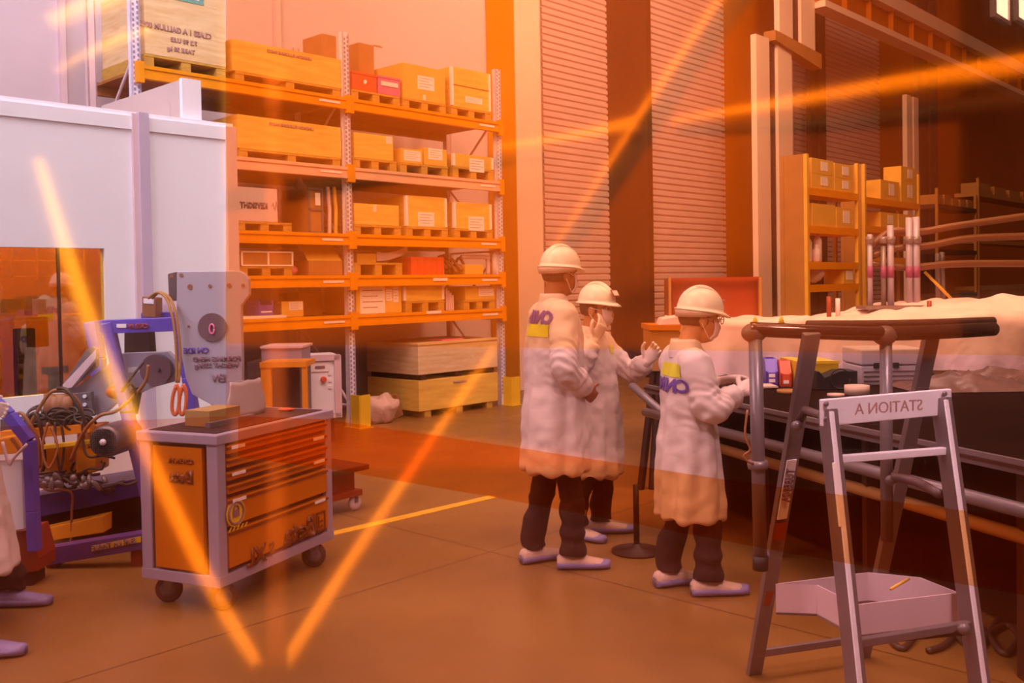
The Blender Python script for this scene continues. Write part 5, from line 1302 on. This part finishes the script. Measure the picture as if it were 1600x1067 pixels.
# motor with grille
c = P(163, 690, ZM - .3); R1 = .098
mo = MB().lathe([(R1, .28), (R1, .02), (R1 * .95, 0), (R1 * .8, -.01), (.001, -.01)], c, (.1, 1, 0), 32).build('motor', 'alu', r_, True)
gm = MB()
for i in range(-6, 7):
    e = math.sqrt(max(0, 1 - (i / 7) ** 2)) * R1 * .82; x = i / 7 * R1 * .85
    gm.tube([c + Vector((x, -.016, -e)), c + Vector((x, -.016, e))], .0025, 4); gm.tube([c + Vector((-e, -.016, x)), c + Vector((e, -.016, x))], .0025, 4)
gm.build('fan_grille', 'black', mo)
MB().lathe([(.02, 0), (.018, .012)], c + Vector((0, -.014, 0)), (0, -1, 0)).build('grille_hub', 'alu_bright', mo, True)
mp('yellow_gear_case', 'orange_plastic', [(120, 668), (150, 665), (150, 738), (118, 742)], ZM - .1, .2, .01)
mp('orange_crossbeam', 'orange_plastic', [(0, 674), (120, 664), (140, 664), (140, 676), (0, 690)], ZM - .2, .06)
mp('yellow_crossbeam', 'yellow', [(30, 700), (188, 682), (188, 688), (30, 707)], ZM - .28, .04)
mp('grey_box', 'greydark', [(0, 655), (135, 656), (135, 672), (0, 678)], ZM - .15, .1)
mp('orange_panel', 'trolley', [(55, 700), (118, 695), (118, 740), (60, 745)], ZM + .1, .05)
# orange oil cups and cables
mb = MB()
for k in range(4): mb.tube([P(78 + 9 * k, 616 + 3 * (k % 2), ZM - .1), P(76 + 9 * k, 655, ZM - .1)], .035, 10)
mb.build('connector_bundle', 'cable_rust', r_, True)
rnd = random.Random(3)
loops = [((35, 690), (60, 640), (85, 610), (118, 622), (132, 660), (140, 700)), ((90, 607), (105, 610), (125, 640), (136, 670)), ((20, 655), (32, 645), (45, 660), (60, 690), (62, 730)), ((40, 656), (55, 646), (64, 670), (70, 720), (62, 745)),
         ((110, 720), (130, 676), (155, 650), (185, 640), (225, 600), (232, 570)), ((225, 565), (205, 590), (190, 612), (204, 600), (212, 615), (208, 640), (188, 644)), ((62, 700), (60, 740), (72, 765), (110, 768), (112, 800), (110, 870)),
         ((128, 660), (131, 700), (140, 714), (160, 712), (180, 716)), ((75, 660), (66, 700), (76, 732), (90, 700), (80, 668)), ((86, 660), (88, 700), (94, 735), (100, 700), (96, 664))]
for i, lp in enumerate(loops):
    z = ZM - .22 - .05 * (i % 3)
    MB().tube([P(x, y, z - .03 * math.sin(k)) for k, (x, y) in enumerate(lp)], .011 if i < 5 else .0075, 8, 6).build('cable', 'cable' if i % 2 else 'cable_rust', r_, True)
mb = MB()
for k in range(34):
    x, y = 52 + 120 * rnd.random(), 735 + 30 * rnd.random(); z = ZM - .25 + .25 * rnd.random(); pts = [P(x, y, z)]
    for j in range(4): pts.append(pts[-1] + Vector((rnd.uniform(-.09, .09), rnd.uniform(-.05, .05), rnd.uniform(-.035, .035))))
    mb.tube(pts, .009, 6, 4)
tg = mb.build('tangled_leads', 'cable', r_, True); tg['kind'] = 'stuff'
mb = MB()
for k in range(22):
    x, y = 45 + 90 * rnd.random(), 645 + 22 * rnd.random(); z = ZM - .2 + .15 * rnd.random(); c = P(x, y, z); rr_ = .03 + .05 * rnd.random(); tl = rnd.random() * 3
    mb.tube([c + Vector((rr_ * math.cos(q * PI / 7), rr_ * .5 * math.sin(q * PI / 7 + tl), rr_ * .7 * math.sin(q * PI / 7))) for q in range(12)], .008, 6, 2)
tg = mb.build('coiled_leads', 'cable', r_, True); tg['kind'] = 'stuff'
mb = MB()
for k in range(14):
    c = P(62 + 110 * rnd.random(), 742 + 18 * rnd.random(), ZM - .3); mb.ball(c, (.02 + .03 * rnd.random(), .02, .012 + .012 * rnd.random()), Euler((rnd.random() * 3,) * 3).to_matrix(), 10, 6)
mb.build('small_fittings', 'alu', r_, True)['kind'] = 'stuff'
# small cart at the left edge: violet bent tube and white panel
r_ = empty('parts_cart', Vector((P(20, 800, 5.2).x, 5.2, 0)), 'violet tube cart with white side panel at the left edge', 'cart')
bar('bent_tube', 'blueframe', [(-20, 622), (10, 650), (42, 690), (47, 800), (50, 862)], 5.05, .055, .06)
mp('white_side_panel', 'cabin', [(-20, 722), (34, 719), (38, 826), (-20, 838)], 5.1, .03)
mp('orange_tray', 'orange_plastic', [(-20, 690), (14, 685), (30, 708), (-20, 712)], 5.07, .2)
MB().tube([P(4, 690, 5.0), P(14, 725, 5.0), P(22, 715, 5.0), P(42, 694, 5.0)], .008, 8, 4).build('rope', 'cabin_trim', r_, True)
mp('lower_box', 'machine_red', [(-20, 835), (48, 828), (60, 872), (60, 892), (-20, 905)], 5.13, .2)
a = P(20, 880, 5.15); MB().box((a.x - .4, 5.15, 0), (a.x + .1, 5.3, a.z)).build('plinth', 'dark_brown', r_)

# ------------------------------------------------------------------ the amber window in front, and the tubes and added veil panels it mirrors
YW = 1.2
gl = MB().box((-6, YW, .0), (6, YW + .004, 3.2)).build('window_1', glassy('window_glass', (.985, .965, .99), .26, .05)); structure(gl)
def fpoly(pts, y): return [P(x, yy, y) for x, yy in pts]
def film(pts, y, tint, nm):
    mb = MB(); mb.bm.faces.new([mb.bm.verts.new(p) for p in fpoly(pts, y)]); q = mb.build('amber_film', glassy(nm, tint, .0, .05), gl); return q
film([(353, -400), (353, 536), (800, 543), (7000, 640), (7000, -400)], YW - .006, (.97, .63, .33), 'amber_film_upper')
film([(372, 650), (505, 655), (800, 698), (1150, 752), (7000, 1500), (7000, 1900), (1200, 858), (800, 782), (500, 730), (372, 715)], YW - .004, (.96, .62, .26), 'amber_film_veil_band')  # tint strip added to deepen the lower band of orange veil
film([(353, 536), (353, 650), (-500, 690), (-500, 1150), (7000, 1150), (7000, 640), (800, 543)], YW - .006, (.97, .70, .60), 'amber_film_lower')
def V(px, py, zv):               # where a thing behind the photographer must stand to show in the glass at that pixel
    p = P(px, py, zv); return Vector((p.x, 2 * YW - p.y, p.z))
def vbar(name, pts, zv, wpx, m, label, cat):
    zs = zv if isinstance(zv, (list, tuple)) else [zv] * len(pts); ws = wpx if isinstance(wpx, (list, tuple)) else [wpx] * len(pts)
    q = [V(x, y, z) for (x, y), z in zip(pts, zs)]; o = MB().tube(q, [a / FPX * z / 2 for a, z in zip(ws, zs)], 12, 6).build(name, m, None, True)
    return tag(o, label, cat)
ab = mat('amber_bar_paint', (1.0, .54, .02), .5)
ab2 = mat('dull_amber_bar_paint', (.34, .12, .008), .6)
BW = -5.6
def vpanel(name, pts, zv, m, dep=.12):
    q = [V(x, y, zv) for x, y in pts]; o = MB().prism(q, (0, -dep, 0)).build(name, m); structure(o); return o
structure(MB().box((-9, -6.6, 0), (9, -6.4, 8)).build('wall_behind', mat('near_black_wall', (.012, .003, .001), .9, spec=.05)))  # unseen wall, near black to keep veil out of the reflection
wi = onplane(60, 500, TCB)[0]; area('added_cabin_window_light', F(wi, TCB + .75, ch - .15), F(wi, TCB + 1.2, 0), 2.0, .6, 150, (1.0, .78, .40))  # light added inside so the tinted cabin window shows deep orange
am = mat('veil_panel_amber', (.44, .155, .003), .8, noise_amt=.25, nscale=.5)
am2 = mat('veil_panel_amber_dull', (.19, .047, .002), .8, noise_amt=.3, nscale=.5)
vpanel('veil_panel_upper', [(340, -500), (348, 280), (352, 540), (800, 545), (1180, 545), (1180, -500)], 8.4, am)  # unseen panels added so the glass carries an orange veil
vpanel('veil_panel_right', [(1180, -500), (1180, 548), (1500, 560), (1500, -500)], 8.4, am2)
vpanel('veil_panel_band', [(360, 648), (505, 655), (800, 698), (900, 713), (900, 800), (800, 782), (500, 730), (360, 715)], 8.3, am)  # added panel shaped as the lower band of the veil
vpanel('veil_panel_band_right', [(900, 713), (1150, 752), (2600, 925), (2600, 1100), (1200, 860), (900, 800)], 8.3, mat('veil_band_amber', (.44, .125, .002), .8, noise_amt=.3, nscale=.5))
for a in (
    ('diagonal_tube', [(60, 250), (128, 470), (190, 620), (320, 900), (402, 1040)], [6.4, 6.0, 5.4, 4.2, 3.7], [16, 26, 26, 26, 22], 'bright amber tube running down through the left of the window reflection', 'tube'),
    ('diagonal_tube', [(772, 545), (640, 740), (540, 890), (445, 1040)], [6.4, 5.4, 4.4, 3.7], [12, 18, 22, 24], 'amber tube rising to the right from the bottom of the window reflection', 'tube'),
    ('vertical_tube', [(428, 120), (432, 600), (432, 1060)], [3.6, 3.6, 3.6], 34, 'thin amber upright tube between the two slanting tubes in the reflection', 'tube'),
    ('curved_tube', [(770, 232), (900, 214), (998, 192)], 6.2, [8, 20, 26], 'short bright amber tube across the pier in the reflection', 'tube'),
    ('curved_tube', [(1046, 190), (1200, 167), (1400, 133), (1660, 94), (2500, -40)], 6.2, [8, 20, 30, 40, 60], 'long bright amber tube across the upper right of the reflection', 'tube'),
    ('slanting_edge_tube', [(1130, -10), (1010, 165), (930, 290), (862, 392)], 6.0, [12, 12, 9, 6], 'slim amber tube edging the dark diagonal brace in the reflection', 'tube'),
    ('short_tube', [(86, 112), (150, 78), (232, 46)], 6.2, [6, 14, 12], 'small amber bar at the upper left of the reflection', 'bar'),
    ('short_tube', [(80, 36), (140, 10), (210, -16)], 6.2, [26, 30, 30], 'broad amber bar at the top left corner of the reflection', 'bar')):
    vbar(a[0], a[1], a[2], a[3], ab2 if a[0] == 'vertical_tube' else ab, a[4], a[5])
dk = mat('dark_brace_paint', (.03, .012, .010), .5)
o = MB().prism([V(x, y, 6.3) for x, y in ((1140, -20), (1190, -20), (1095, 110), (1030, 205), (905, 390), (868, 390), (1010, 175))], (0, -.08, 0)).build('diagonal_brace', dk); tag(o, 'dark diagonal brace crossing the shutters in the reflection', 'brace')
o = vbar('dark_pipe', [(1060, 205), (1200, 198), (1350, 188), (1640, 150), (2500, 20)], 6.25, [14, 22, 30, 40, 60], dk, 'dark pipe under the bright amber tube in the reflection', 'pipe')
o = vbar('dark_pipe', [(330, 318), (450, 300), (700, 262), (850, 246)], 6.25, [36, 34, 22, 12], dk, 'dark pipe crossing the shelving in the reflection', 'pipe')
